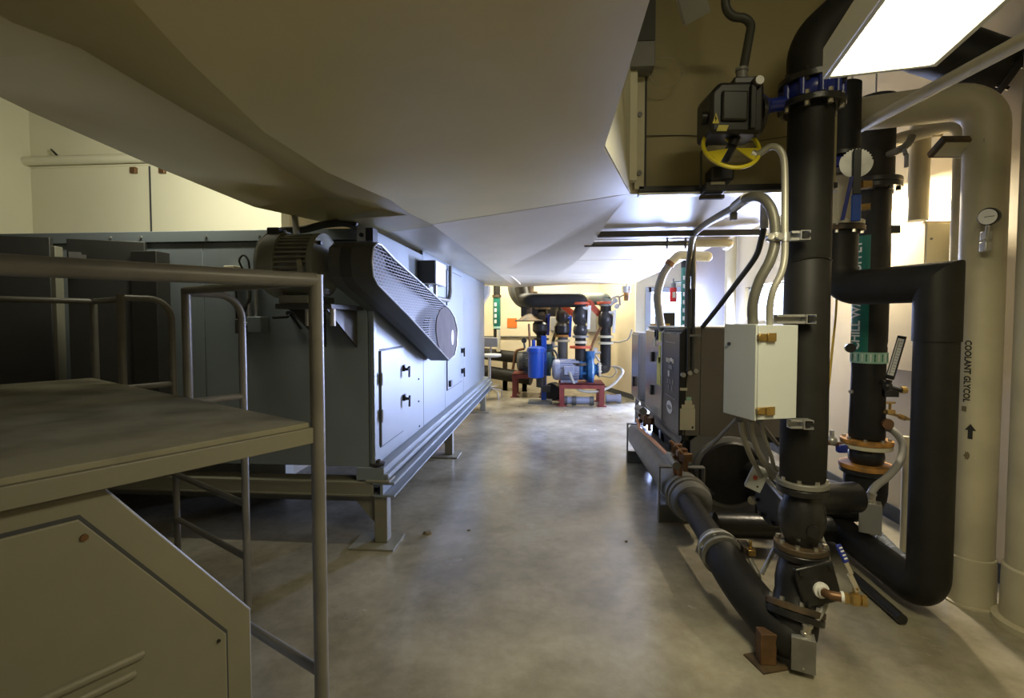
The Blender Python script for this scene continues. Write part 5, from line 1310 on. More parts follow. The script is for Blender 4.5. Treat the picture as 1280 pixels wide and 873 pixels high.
q = P(837, 509, X=fb); MB().prism([V((fb - .001, q.y + .10 * math.cos(a), q.z + .055 * math.sin(a))) for a in [k * math.pi / 12 for k in range(24)]], (-.002, 0, 0)).build('oval_emblem', M_labelw, pB)
MB().prism([V((fb - .0035, q.y + .075 * math.cos(a), q.z + .018 * math.sin(a))) for a in [k * math.pi / 12 for k in range(24)]], (-.001, 0, 0)).build('emblem_bar', M_grey, pB)
def on_end(u0, v0, u1, v1, m_, nm, th=.003):
    a, b = P(u0, v0, Y=KY0), P(u1, v1, Y=KY0); return MB().box((a.x, KY0 - th, b.z), (b.x, KY0, a.z)).build(nm, m_, eA)
pl = on_end(850, 511, 868.5, 538, M_label, 'data_plate'); on_end(852, 506, 868, 511, M_label, 'label'); on_end(856, 501, 865, 506, M_label, 'label'); on_end(858, 496.5, 864, 501, M_tealp, 'label'); on_end(850, 485, 859, 488.5, M_label, 'label')
on_end(864.5, 533, 866.5, 536, M_ink, 'plate_mark', .004)
for (u, v) in ((853, 468.5), (861, 466), (868.5, 463.5)):
    q = P(u, v, Y=KY0); MB().cyl((q.x, KY0 - .04, q.z), (q.x, KY0, q.z), .018, seg=12).build('cable_fitting', M_galv, eA)
for (u, vb) in ((861, 464), (866.5, 462)):
    a = P(u, 410, Y=KY0 - .03); b = P(u, vb, Y=KY0 - .03); tag(MB().cyl((a.x, KY0 - .03, b.z), (a.x, KY0 - .03, KZ1 + .30), .015, seg=10).build('control_conduit', M_dkcond), '%s dark conduit clipped down the chiller end panel' % ('left' if u == 861 else 'right'), 'conduit')
for v in (418,):
    a, b = P(860, v, Y=KY0), P(874, v + 3, Y=KY0); MB().box((a.x, KY0 - .05, b.z), (b.x, KY0 - .001, a.z)).build('conduit_clip', M_grey, eA)
# gauge box on top
a, b = P(825, 391, Y=KY1 - .55), P(844, 411, Y=KY1 - .55); gb = thing('gauge_box', (a.x, KY1 - .55, KZ1), 'black box with two round gauges on top of the chiller', 'gauge box')
MB().box((a.x + .03, KY1 - .55, KZ1 + .009), (b.x, KY1 - .25, a.z)).build('case', M_black, gb, bevel=.006)
for k in (0, 1):
    c = V((a.x + .03, KY1 - .47 + .15 * k, a.z - .075)); g_ = MB().cyl(c, c - V((.02, 0, 0)), .06, seg=24).build('gauge_ring', M_galv, gb); MB().cyl(c - V((.02, 0, 0)), c - V((.022, 0, 0)), .052, seg=24).build('gauge_dial', M_labelw, g_)
MB().rbox((a.x + .03, KY1 - .4, KZ1 + .02), (.12, .35, .02)).build('gauge_base', M_brass, gb)
# frame and barrels
fr = MB()
for y in (KY0 + .1, KY1 - .1):
    fr.box((KX + .06, y - .03, 0), (KX + .12, y + .03, KZ0)).box((1.85, y - .03, 0), (1.91, y + .03, KZ0)).box((KX + .06, y - .03, KZ0 - .06), (1.91, y + .03, KZ0))
fr.box((KX + .03, KY0 + .02, KZ0 - .05), (KX + .09, KY1 + .4, KZ0 - .001)).build('frame', M_black, t, bevel=.004)
bx_, bz_ = .995, .265; br_ = .142; BY0, BY1 = 3.50, 5.75
bl = MB(); bl.lathe((bx_, BY0, bz_), (0, 1, 0), [(.075, 0), (.10, .01), (.128, .03), (br_, .07), (br_, BY1 - BY0 - .06), (br_ * .9, BY1 - BY0), (.03, BY1 - BY0)], 36)
co_ = bl.build('cooler_barrel', M_cooler, t)
for y in (BY0 + .12, BY0 + .2):
    MB().torus((bx_, y, bz_), (0, 1, 0), br_ + .002, .012, 36, 6).build('barrel_band', M_flgrey, co_)
for y in (3.84, 5.45):
    s_ = MB().box((bx_ - br_ - .03, y, 0), (bx_ - br_ - .018, y + .06, bz_ + .16)).box((bx_ - br_ - .03, y, bz_ + .16), (bx_ + br_ + .03, y + .06, bz_ + .172)).box((bx_ + br_ + .018, y, 0), (bx_ + br_ + .03, y + .06, bz_ + .16))
    s_.prism([(bx_ - br_ - .018, y + .02, .0), (bx_ + br_ + .018, y + .02, .0), (bx_ + br_ + .018, y + .02, .13), (bx_, y + .02, bz_ - br_ - .002), (bx_ - br_ - .018, y + .02, .13)], (0, .02, 0))
    s_.build('barrel_saddle', M_cooler, t, bevel=.002)
dc = P(914, 592, Y=3.95)
dm = MB().lathe((dc.x, 3.95, dc.z), (0, 1, 0), [(.02, 0), (.27, 0), (.285, .008), (.285, .055), (.25, .058), (.25, 1.6)], 40).build('condenser_barrel', M_grey, t)
MB().lathe((dc.x, 3.93, dc.z), (0, 1, 0), [(.01, 0), (.235, .002), (.25, .016), (.25, .022)], 40).build('end_plate', M_iron, dm)
MB().prism([(dc.x - .30, 3.99, dc.z - .24), (dc.x - .24, 3.99, dc.z - .33), (dc.x + .24, 3.99, dc.z - .33), (dc.x + .30, 3.99, dc.z - .24), (dc.x + .30, 3.99, dc.z + .24), (dc.x + .2, 3.99, dc.z + .32), (dc.x - .2, 3.99, dc.z + .32), (dc.x - .30, 3.99, dc.z + .24)], (0, .022, 0)).build('tube_sheet', M_grey, t, bevel=.003)
MB().box((dc.x - .36, 3.99, .0), (dc.x - .30, 5.4, .06)).box((dc.x - .28, 4.02, 0), (dc.x - .22, 4.10, dc.z - .2)).box((dc.x + .2, 4.02, 0), (dc.x + .26, 4.10, dc.z - .2)).build('skid', M_black, t)
# compressor casing and pipes between barrel and cabinet
cm = MB().cyl((1.16, 4.15, .52), (1.16, 5.5, .52), .10, seg=24); cm.cyl((1.16, 4.10, .52), (1.16, 4.15, .52), .125, seg=24)
for y in (4.4, 4.8, 5.2): cm.cyl((1.16, y, .30), (1.16, y, .46), .035, seg=12)
cm.build('compressor', M_iron, t, bevel=.004)
MB().tube([P(797, 525, X=.9), P(800, 536, X=.88), P(822, 556, X=.88), P(842, 577, X=.90), P(846, 596, X=.95)], .018, .08, 12).build('copper_line', M_copper, t)
MB().cyl(P(836, 570, X=.89), P(846, 583, X=.89), .030, seg=14).build('filter_drier', M_flgrey, t)
for k, (u, v) in enumerate(((801, 517), (806, 521), (812, 526), (846, 560), (852, 566), (857, 572), (850, 578))):
    q = P(u, v, X=.93 + .01 * (k % 3)); vb = MB(); vb.rbox(q, (.06, .07, .06), .4 * k).cyl(q, q + V((-.05, 0, .05)), .014, seg=8).cyl(q + V((0, 0, -.1)), q, .018, seg=8); vb.build('service_valve', M_bronze, t, bevel=.003)
q = P(803, 516, X=.92); MB().cyl(q + V((0, -.05, .02)), q + V((0, .25, .0)), .04, seg=14).build('oil_filter', M_flgrey, t)
MB().tube([(1.05, 4.05, .50), (1.05, 3.92, .46), (1.1, 3.85, .30), (1.25, 3.95, .20)], .03, .08, 14).build('suction_line', M_iron, t)
# cross pipe to the loop
cz = P(930, 663, Y=3.35)
tag(MB().cyl((bx_ + .12, 3.42, cz.z), (LXb - .09, 3.42, cz.z), .082, seg=26).build('cross_pipe', M_iron), 'dark pipe running crosswise near the floor behind the front riser valves', 'pipe')
# cables below the electrical cabinet and tilted starter box
for i, (u0, u1, v1, lb) in enumerate(((926, 952, 596, 'left'), (938, 965, 598, 'middle'), (952, 974, 590, 'right'))):
    q = [P(u0, 527, d=2.3), P(u0 + 3, 545, d=2.32), P(u0 + 12, 570, d=2.4), P(u1 - 6, 585, d=2.5), P(u1, v1, d=2.6)]
    tag(MB().sweep(bez(q), .012 if i < 2 else .009, 10).build('flexible_conduit', M_flex), lb + ' one of three grey flexible conduits hanging below the pale electrical cabinet', 'conduit')
for i, (a, b) in enumerate(((P(922, 524, d=2.5), P(880, 566, d=3.3)), (P(948, 527, d=2.5), P(972, 556, d=3.0)))):
    tag(MB().cyl(a, b, .012, seg=8).build('stay_rod', M_cond), ('thin grey stay rod slanting left below the pale electrical cabinet', 'thin grey stay rod slanting right below the pale electrical cabinet')[i], 'rod')
q = P(946, 598, d=2.62); sb = thing('starter_box', q, 'small tilted grey box with a red button below the pale cabinet', 'switch box')
ex_, ez_ = V((.035, -.012, -.014)), V((.022, -.006, .058)); ey_ = ex_.cross(ez_).normalized()
MB().obox(q, ex_, ez_, ey_ * .025).build('box_body', M_box, sb, bevel=.003)
dn_ = ey_ if ey_.y < 0 else -ey_; c = q + dn_ * .026 - ex_ * .3 + ez_ * .1
MB().cyl(c, c + dn_ * .012, .011, seg=14).build('button', M_orange, sb)
c = q + dn_ * .026 + ex_ * .4 - ez_ * .55; MB().cyl(c, c + dn_ * .004, .005, seg=8).build('screw', M_black, sb)
MB().cyl(q - ez_ * .0 + V((.05, .03, 0)), V((RX - .08, RY + .0, .70)), .012, seg=8).build('mount_arm', M_galv, sb)
# valves in the shade behind the stack
q = P(960, 620, Y=3.2)
t = thing('flanged_joint', q, 'dark round flange on the pipe behind the ball joint of the front riser', 'flange')
flange(t, P(967, 628, d=2.75), (-1, -.25, 0), .13, .04, M_iron, M_iron, nb=8)
MB().cyl(P(967, 628, d=2.75), P(967, 628, d=2.75) + V((.5, .12, 0)), .085, seg=24).build('pipe', M_iron, t)
ln_ = thing('drain_plug', P(942, 626, Y=3.9), 'small pale cap on the lower edge of the dark barrel end', 'cap')
c = P(940, 625, Y=3.9); MB().lathe(c, (-.3, -1, .1), [(.028, 0), (.032, .01), (.032, .03), (.02, .04)], 16).build('cap', M_label, ln_)
MB().tube([c, c + V((.05, .03, -.05)), c + V((.05, .03, -.28))], .012, .03, 8).build('pipe', M_iron, ln_)
# stainless cabinet beyond
a, b = P(790, 415, Y=6.05), P(806, 500, Y=5.75)
sc_ = thing('stainless_cabinet', (1.2, 5.9, 0), 'stainless steel cabinet standing beyond the chiller', 'cabinet')
xa_ = P(790.5, 450, Y=6.3).x; z1_ = P(800, 416, Y=5.9).z; z0_ = P(803, 502, Y=5.8).z
MB().box((xa_, 5.80, z0_), (xa_ + .6, 6.3, z1_)).build('cabinet_body', M_ss, sc_, bevel=.006)
MB().box((xa_ - .012, 5.82, z0_ + .02), (xa_, 6.28, z1_ - .02)).build('cabinet_door', M_ss, sc_, bevel=.004)
for y in (5.84, 6.24): MB().rbox((xa_ + .05, y, z0_ / 2), (.04, .04, z0_)).build('leg', M_grey, sc_)
for y in (5.84, 6.24): MB().rbox((xa_ + .55, y, z0_ / 2), (.04, .04, z0_)).build('leg', M_grey, sc_)
q = P(797, 478, X=xa_); MB().rbox((xa_ - .03, 6.0, q.z), (.03, .03, .12)).build('door_handle', M_black, sc_, bevel=.005)

# ------------------------------------------------------------------ background on the far right: marker pipe and red beacon
t = thing('marker_pipe', P(857, 420, Y=8.8), 'narrow pipe with a green marker strip by the daylight door', 'pipe')
q = P(857, 360, Y=8.8); rq = .075
MB().cyl((q.x, 8.8, 0), (q.x, 8.8, 2.95), rq, seg=20).build('pipe', M_white, t)
zt_, zb_ = P(857, 335, Y=8.8).z, P(857, 414, Y=8.8).z
mk = MB().cyl((q.x, 8.8, zb_), (q.x, 8.8, zt_), rq + .004, seg=20).build('pipe_marker', M_teal, t)
MB().cyl((q.x, 8.8, zt_), (q.x, 8.8, 2.9), rq + .006, seg=20).build('dark_sleeve', M_blk, t)
for k in range(7):
    z = zb_ + .08 + k * (zt_ - zb_ - .12) / 7; MB().rbox((q.x - .035, 8.8 - rq + .004, z), (.05, .02, .07)).build('marker_letter', M_lett, mk)
q = P(841.5, 368, Y=8.9); rb = thing('warning_beacon', (q.x, 8.9, P(841, 380, Y=8.9).z), 'red cylindrical beacon hanging before the bright door', 'beacon')
zb_, zt_ = P(841, 378, Y=8.9).z, P(841, 360, Y=8.9).z
MB().lathe((q.x, 8.9, zb_), (0, 0, 1), [(.05, 0), (.06, .02), (.06, zt_ - zb_)], 20).build('red_dome', M_red, rb)
MB().cyl((q.x, 8.9, zt_), (q.x, 8.9, zt_ + .08), .045, seg=16).cyl((q.x, 8.9, zt_ + .07), (q.x, 8.9, 2.3), .012, seg=8).cyl((q.x, 8.9, zt_ + .10), (q.x + .16, 8.82, zt_ + .10), .012, seg=8).build('holder', M_grey, rb)
fl_ = MB().rbox((q.x, 8.9 - .06, (zb_ + zt_) / 2), (.05, .004, .10)).build('label', M_label, rb)
# ------------------------------------------------------------------ pump bay
def pv(u, v0, v1, Y, r, m_, nm, par, seg=18):
    q = P(u, v0, Y=Y); return MB().cyl((q.x, Y, P(u, v1, Y=Y).z), (q.x, Y, q.z), r, seg=seg).build(nm, m_, par)
pxm = lambda Y: Y / 620.0                                      # metres per pixel at that distance


def stand(u0, u1, vt, vf, Y0, Y1, lbl):
    """red welded base: tray and four legs"""
    q0, q1 = P(u0, vt, Y=Y0), P(u1, vt, Y=Y0); x0, x1, z = q0.x, q1.x, q0.z
    t = thing('pump_stand', ((x0 + x1) / 2, (Y0 + Y1) / 2, 0), lbl, 'pump stand')
    MB().box((x0, Y0, z - .09), (x1, Y0 + .06, z)).box((x0, Y1 - .06, z - .09), (x1, Y1, z)).box((x0, Y0, z - .02), (x1, Y1, z)).build('tray', M_redbr, t, bevel=.004)
    for x in (x0 + .05, x1 - .05):
        for y in (Y0 + .05, Y1 - .05):
            MB().box((x - .045, y - .045, 0), (x + .045, y + .045, z - .02)).box((x - .08, y - .08, 0), (x + .08, y + .08, .015)).build('leg', M_redbr, t)
    return t, x0, x1, z


def pump(u0, u1, vc, zs, Y, r, m_motor, m_vol, lbl, flip=False):
    x0, x1 = P(u0, vc, Y=Y).x, P(u1, vc, Y=Y).x; z = zs + r + .03; L = x1 - x0
    t = thing('motor_pump', ((x0 + x1) / 2, Y, zs), lbl, 'pump'); ax = V((1, 0, 0)); o = V((x0, Y, z))
    MB().lathe(o, ax, [(r * .5, 0), (r * .85, .02), (r * 1.0, .06), (r * 1.0, L * .16)], 30).build('fan_cover', m_motor, t)
    mb = MB().cyl(o + ax * L * .16, o + ax * L * .58, r * .92, seg=30)
    for k in range(24):
        a = 2 * math.pi * k / 24; d = V((0, math.cos(a), math.sin(a))); tn = V((0, -math.sin(a), math.cos(a)))
        mb.obox(o + ax * L * .37 + d * r * .94, ax * L * .20, d * r * .06, tn * .006)
    mb.build('motor_frame', m_motor, t)
    MB().rbox(o + ax * L * .36 + V((0, -r * .95, .0)), (L * .22, .14, r * .8)).build('terminal_box', m_motor, t, bevel=.01)
    MB().rbox(o + ax * L * .37 + V((0, 0, -r - .01)), (L * .36, r * 1.5, .05)).build('foot', m_motor, t)
    MB().lathe(o + ax * L * .58, ax, [(r * .9, 0), (r * .98, .02), (r * .98, .06), (r * .5, .08), (r * .5, L * .12), (r * .95, L * .13), (r * 1.05, L * .15)], 30).build('coupling_housing', m_vol, t)
    for k in range(6):
        a = 2 * math.pi * k / 6 + .3; d = V((0, math.cos(a), math.sin(a))); MB().obox(o + ax * L * .65 + d * r * .75, ax * L * .07, d * r * .22, d.cross(ax) * .02).build('housing_rib', m_vol, t)
    MB().lathe(o + ax * L * .73, ax, [(r * .9, 0), (r * 1.25, .03), (r * 1.32, .06), (r * 1.32, L * .12), (r * 1.1, L * .16), (r * .6, L * .18), (r * .45, L * .24), (r * .62, L * .24), (r * .62, L * .27)], 34).build('volute', m_vol, t)
    MB().cyl(o + ax * L * .82 + V((0, .0, r * 1.0)), o + ax * L * .82 + V((0, 0, r * 1.75)), r * .45, seg=20).build('discharge_neck', m_vol, t)
    MB().rbox(o + ax * L * .82 + V((0, 0, -r * 1.1 - .02)), (L * .14, r * 1.3, r * .35)).build('volute_foot', m_vol, t)
    return t, o, L, r


Y1_ = 9.35
st1, x0, x1, zs1 = stand(699, 756, 480, 503, 9.05, 9.75, 'red painted stand under the blue-grey front pump')
M_motb = mat('blue_grey_motor', (0.27, 0.30, 0.40), 0.35, var=0.1, scale=8)
M_volb = mat('blue_pump_paint', (0.015, 0.10, 0.26), 0.38, var=0.15, scale=8)
p1_, o1_, L1_, r1_ = pump(690, 748, 467, zs1, 9.4, .20, M_motb, M_volb, 'blue-grey motor pump on the front red stand in the pump bay')
st2, x0, x1, zs2 = stand(640, 682, 468, 490, 10.05, 10.7, 'red painted stand under the dark grey pump beside the stool')
M_motd = mat('dark_grey_motor', (0.10, 0.105, 0.10), 0.45, var=0.1, scale=8)
M_vold = mat('dark_blue_pump_paint', (0.012, 0.06, 0.12), 0.4, var=0.15, scale=8)
p2_, o2_, L2_, r2_ = pump(646, 694, 458, zs2, 10.35, .21, M_motd, M_vold, 'dark grey motor pump on the rear red stand behind the blue filter')
# grey hose of the front pump
q = [o1_ + V((L1_ * .36, -r1_ * 1.0 - .06, -.02)), P(722, 486, Y=9.1), P(742, 490, Y=9.1), P(762, 484, Y=9.2), P(776, 470, Y=9.3), P(777, 462, Y=9.35), P(768, 458, Y=9.5)]
tag(MB().sweep(bez(q), .026, 10).build('power_conduit', M_condl), 'pale flexible conduit looping from the front pump to the pier wall', 'conduit')
# suction riser on the right
def valve_riser(u, Y, vbot, vtop, r, lbl, parts, m_pipe=M_blk, name='valve_riser'):
    q = P(u, 420, Y=Y); t = thing(name, (q.x, Y, P(u, vbot, Y=Y).z), lbl, 'pipe')
    MB().cyl((q.x, Y, P(u, vbot, Y=Y).z), (q.x, Y, P(u, vtop, Y=Y).z), r, seg=20).build('pipe', m_pipe, t)
    for (kind, v, rr, m_) in parts:
        z = P(u, v, Y=Y).z; c = V((q.x, Y, z))
        if kind == 'f': flange(t, c, (0, 0, 1), rr, .045, m_)
        elif kind == 'ball': MB().sphere(c, rr, 20, 12, sq=1.1).build('joint_body', m_, t)
        elif kind == 'body': MB().lathe(c - V((0, 0, .18)), (0, 0, 1), [(r * .9, 0), (rr, .10), (rr, .24), (r * .9, .36)], 20).build('valve_body', m_, t)
        elif kind == 'lever':
            MB().obox(c + V((.15, -.1, 0)), V((.028, 0, 0)), V((0, .02, 0)), V((0.01, 0, .22))).cyl(c + V((0, -.06, .17)), c + V((.16, -.10, .17)), .03, seg=10).build('lever', m_, t, bevel=.006)
        elif kind == 'tap':
            MB().cyl(c, c + V((-.25, -.06, 0)), .025, seg=8).rbox(c + V((-.2, -.06, .05)), (.07, .05, .10)).cyl(c + V((-.2, -.06, -.05)), c + V((-.12, -.06, -.16)), .02, seg=8).build('drain_tap', m_, t)
    return t, q
t, q = valve_riser(757, 9.75, 458, 372, .105, 'rightmost black riser of the pump bay with a flanged valve', [('f', 379, .17, M_orange), ('body', 400, .15, M_iron), ('lever', 402, .1, M_white), ('f', 421, .15, M_label), ('f', 429, .15, M_label), ('tap', 441, 0, M_galv)])
yv = 9.75; zq = o1_.z
MB().sweep(fillet([V((q.x, yv, P(757, 456, Y=yv).z)), V((q.x, yv, zq)), V((q.x - .16, 9.5, zq)), V((o1_.x + L1_ * 1.0, 9.4, zq))], .14, 7), .10, 20).build('suction_elbow', M_blk, t)
flange(t, (o1_.x + L1_ * 1.02, 9.4, zq), (1, 0, 0), .14, .04, M_label, M_zinc, nb=6)
t, q7 = valve_riser(725.5, 9.4, 458, 374, .10, 'black riser over the front pump with an orange flange', [('f', 379.5, .17, M_orange), ('body', 395, .15, M_iron), ('lever', 397, .1, M_white), ('ball', 413, .14, M_iron), ('f', 421, .15, M_flgrey), ('f', 428, .12, M_label), ('f', 434, .20, M_orange), ('f', 455, .20, M_rust)])
t, q = valve_riser(703.5, 10.4, 464, 372, .105, 'grey riser in the middle of the pump bay with a blue lever', [('f', 382, .17, M_iron), ('body', 395, .15, M_iron), ('body', 411, .18, M_iron), ('lever', 408, .1, M_blueb), ('f', 420, .17, M_flrust), ('f', 426, .15, M_label), ('tap', 433, 0, M_galv)], M_motd)
t, q = valve_riser(676.5, 10.35, 450, 372, .10, 'black riser over the dark grey pump with a dark blue lever', [('f', 386, .19, M_rust), ('body', 398, .15, M_iron), ('body', 409, .18, M_iron), ('lever', 406, .1, M_blue), ('f', 424, .16, M_iron)])
# headers
q = P(726, 374, Y=9.4)
zh1 = P(700, 375.5, Y=9.4).z
xl = P(650, 376, Y=9.4).x
tag(MB().sweep(fillet([V((xl, 9.75, zh1 + .25)), V((xl + .06, 9.6, zh1 + .02)), V((xl + .2, 9.4, zh1)), V((q7.x, 9.4, zh1)), V((q7.x, 9.4, P(726, 382, Y=9.4).z))], .17, 7), .135, 22).build('header_pipe', M_blk), 'thick black header pipe across the top of the pump bay', 'pipe')
M_hgrn = mat('grey_green_pipe', (0.20, 0.23, 0.19), 0.5, var=.1)
q9 = P(757, 375, Y=9.75); zh2 = P(745, 373, Y=9.75).z
tag(MB().sweep(fillet([V((P(722, 372, Y=10.6).x, 10.6, zh2)), V((q9.x - .25, 9.95, zh2)), V((q9.x, 9.75, zh2 - .02)), V((q9.x, 9.75, P(757, 383, Y=9.75).z))], .16, 7), .125, 22).build('header_pipe', M_hgrn), 'grey-green header pipe bending down to the rightmost riser', 'pipe')
a = P(643, 350, Y=10.6)
tag(MB().sweep(bez([P(641, 352, Y=10.6), P(643, 366, Y=10.6), P(651, 377, Y=10.6), P(664, 381, Y=10.6)]), .12, 18).build('bent_pipe', M_motd), 'grey bent pipe at the upper left of the pump bay', 'pipe')
# orange support bracket
t = thing('support_bracket', P(712, 390, Y=9.9), 'orange-red pipe support with slanting braces under the black header', 'bracket')
MB().box((P(690, 379, Y=9.8).x, 9.8, P(700, 381, Y=9.8).z), (P(738, 379, Y=9.8).x, 9.9, P(700, 377.5, Y=9.8).z)).build('rail', M_orange, t)
for (a, b) in (((702, 381), (721, 396)), ((735, 378), (752, 396))):
    p, r = P(*a, Y=9.85), P(*b, Y=9.85); d = (r - p); MB().obox((p + r) / 2, d / 2, V((.03, 0, .05)), V((0, .03, 0))).build('brace', M_orange, t)
MB().box((P(733, 376, Y=9.8).x, 9.8, P(733, 384, Y=9.8).z), (P(743, 376, Y=9.8).x, 9.95, P(733, 376, Y=9.8).z)).build('gusset', M_orange, t)
# grey wall panel behind
a, b = P(735, 383, Y=11.3), P(746, 416, Y=11.3)
t = thing('wall_cabinet', ((a.x + b.x) / 2, 11.4, b.z), 'grey wall cabinet between the two right risers', 'cabinet')
MB().box((a.x, 11.3, b.z), (b.x, YB - .002, a.z)).build('cabinet_body', M_grey, t, bevel=.006); MB().box((a.x + .02, 11.285, b.z + .02), (b.x - .02, 11.3, a.z - .02)).build('cabinet_door', M_grey, t, bevel=.004)
# crane-like rusty valve gear left of the risers
t = thing('hanging_valve', P(661, 403, Y=10.3), 'rusty valve gear with a brown handwheel at the left of the pump bay', 'valve')
c = P(662, 390, Y=10.3)
MB().lathe(P(662, 402, Y=10.3), (0, 0, 1), [(.30, 0), (.31, .02), (.22, .05), (.10, .16), (.08, .3)], 24).build('bell_handwheel', M_rust, t)
MB().cyl(P(662, 398, Y=10.3), P(662, 350, Y=10.3), .09, seg=16).build('stem', M_rust, t)
for u, v in ((655, 388), (669, 386)): MB().rbox(P(u, v, Y=10.28), (.12, .12, .26)).build('yoke', M_iron, t, bevel=.01)
MB().rbox(P(663, 371, Y=10.35), (.3, .2, .22)).build('body', M_rust, t, bevel=.02)
MB().cyl(P(690, 378, Y=10.8), P(690, 396, Y=10.8), .17, seg=20).build('dark_body', M_iron, t)
q = [P(661, 405, Y=10.25), P(662, 425, Y=10.25), P(662, 440, Y=10.25)]
tag(MB().sweep(bez(q), .022, 8).build('pull_cord', M_bronze), 'brown cord hanging from the rusty valve gear', 'cord')
t = thing('small_wall_box', P(693, 405, Y=11.3), 'small grey box on the wall behind the middle risers', 'box')
MB().rbox(P(693, 405, Y=11.5) , (.18, .19, .32)).build('box_body', M_grey, t, bevel=.01)
q = [P(697, 412, Y=10.6), P(692, 424, Y=10.6), P(690, 440, Y=10.55), P(694, 455, Y=10.4), P(695, 459, Y=10.2)]
tag(MB().sweep(bez(q), .035, 10).build('drain_hose', M_dkcond), 'dark hose curving down behind the front motor', 'hose')
q = [P(752, 408, Y=9.7), P(745, 420, Y=9.7), P(739, 435, Y=9.7), P(736, 452, Y=9.6)]
tag(MB().sweep(bez(q), .026, 10).build('drain_hose', M_bronze), 'brown hose curving down left of the rightmost riser', 'hose')
# blue filter on its stand
t = thing('blue_filter', P(672, 491, Z=0), 'bright blue cylindrical filter on a blue post stand in the pump bay', 'filter')
Yf = 9.45
q = P(670, 455, Y=Yf); zt_, zb_ = P(670, 437, Y=Yf).z, P(670, 473, Y=Yf).z
MB().lathe((q.x, Yf, zb_), (0, 0, 1), [(.08, 0), (.15, .02), (.155, .06), (.155, zt_ - zb_ - .06), (.18, zt_ - zb_ - .055), (.18, zt_ - zb_)], 28).build('filter_bowl', M_blueb, t)
MB().lathe((q.x, Yf, zt_), (0, 0, 1), [(.17, 0), (.17, .03), (.10, .06)], 28).build('filter_head', M_blueb, t)
pa = P(680, 420, Y=9.6); pb = P(680, 489, Y=9.6)
MB().box((pa.x - .05, 9.58, .02), (pa.x + .05, 9.66, pa.z)).build('post', M_blueb, t, bevel=.004)
MB().box((q.x, 9.45, zt_ - .04), (pa.x, 9.62, zt_ + .01)).build('arm', M_blueb, t)
MB().cyl(P(667, 439, Y=Yf), P(667, 425, Y=Yf), .035, seg=12).build('inlet', M_blueb, t)
MB().box((P(660, 489, Y=9.3).x, 9.25, 0.001), (P(690, 489, Y=9.3).x, 9.7, .03)).build('base_plate', M_motd, t)
MB().cyl(P(676, 484, Y=9.55), P(676, 470, Y=9.55), .09, seg=16).rbox(P(683, 486, Y=9.5), (.16, .12, .12)).build('drain_trap', M_iron, t)
q = [P(684, 440, Y=9.55), P(692, 438, Y=9.5), P(697, 447, Y=9.5), P(693, 456, Y=9.45)]
tag(MB().sweep(bez(q), .018, 8).build('filter_hose', M_dkcond), 'thin dark hose looping from the blue filter to the front pump', 'hose')
q = P(692, 489, Y=9.9); t = thing('wheel_drum', (q.x, 9.9, 0), 'dark round drum on the floor between the two pump stands', 'drum')
MB().lathe((q.x - .05, 9.75, .17), (.4, 1, 0), [(.08, 0), (.16, .01), (.17, .04), (.17, .2), (.12, .22)], 24).build('drum', M_iron, t)
MB().rbox((q.x, 9.85, .012), (.3, .3, .024)).build('drum_base', M_iron, t)
# strainers lying on the floor
for i, (u0, u1, v, Y, lb) in enumerate(((705, 741, 498.5, 9.2, 'blue-grey pipe length lying under the front red stand'), (758, 775, 496, 9.5, 'short blue-grey pipe piece lying right of the front red stand'))):
    a, b = P(u0, v, Y=Y), P(u1, v, Y=Y); a.z = b.z = .085; t = thing('loose_pipe', ((a.x + b.x) / 2, Y, 0), lb, 'pipe'); L = b.x - a.x
    MB().cyl(a, b, .07, seg=16).build('tube', M_motb, t)
    for k in ((.04, .35, .96) if i == 0 else (.1, .9)):
        c = a.lerp(b, k); MB().cyl(c - V((.04, 0, 0)), c + V((.04, 0, 0)), .084, seg=16).build('collar', M_motd if i == 0 else M_motb, t)
# wall sign, conduits, gauge bits
a, b = P(634, 398, Y=YB - .02), P(646, 410, Y=YB - .02)
tag(MB().box((a.x, YB - .014, b.z), (b.x, YB - .002, a.z)).build('wall_sign', M_signor, bevel=.002), 'plain orange square sign on the back wall beside the green pipe', 'sign')
zc_ = P(640, 421, Y=YB - .03).z
tag(MB().tube([(P(598, 421, Y=YB).x, YB - .03, zc_), (P(676, 421, Y=YB).x, YB - .03, zc_)], .018, 0, 8).build('wall_conduit', M_cond), 'thin conduit along the back wall below the orange sign', 'conduit')
q = P(767, 452, Y=10.0)
tag(MB().tube([P(745, 457, Y=9.95) , P(766, 458, Y=9.95), P(772, 464, Y=9.9), P(765, 472, Y=9.95), P(750, 470, Y=10.1)], .016, .1, 8).build('wall_conduit', M_condl), 'pale conduit loop on the pier behind the front pump', 'conduit')
tag(MB().tube([P(758, 427, Y=10.05), P(774, 428, Y=9.95), P(786, 424, Y=9.8), P(790, 412, Y=9.75)], .018, .1, 8).build('wall_conduit', M_condl), 'pale conduit along the pier at the height of the valves', 'conduit')
t = thing('gauge_manifold', P(770, 376, Y=9.7), 'small metal gauge manifold at the top of the rightmost riser', 'gauge')
MB().tube([P(760, 377, Y=9.7), P(766, 372, Y=9.7), P(774, 370, Y=9.7), P(775, 382, Y=9.7)], .022, .04, 8).build('manifold', M_galv, t)
for u, v in ((764, 379), (769, 376), (771, 383)): MB().cyl(P(u, v, Y=9.65), P(u, v, Y=9.60), .05, seg=16).build('gauge_dial', M_galv, t)
MB().cyl(P(775, 371, Y=9.7), P(786, 366, Y=9.72), .015, seg=8).build('support_rod', M_grey, t)
t = thing('caged_lamp', P(783, 380, Y=9.5), 'amber caged lamp hanging high at the right of the pump bay', 'lamp')
MB().lathe(P(783, 376, Y=9.5), (0, 0, 1), [(.04, 0), (.05, .02), (.05, .14), (.07, .15), (.085, .20), (.08, .26)], 18).build('amber_globe', M_flrust, t)
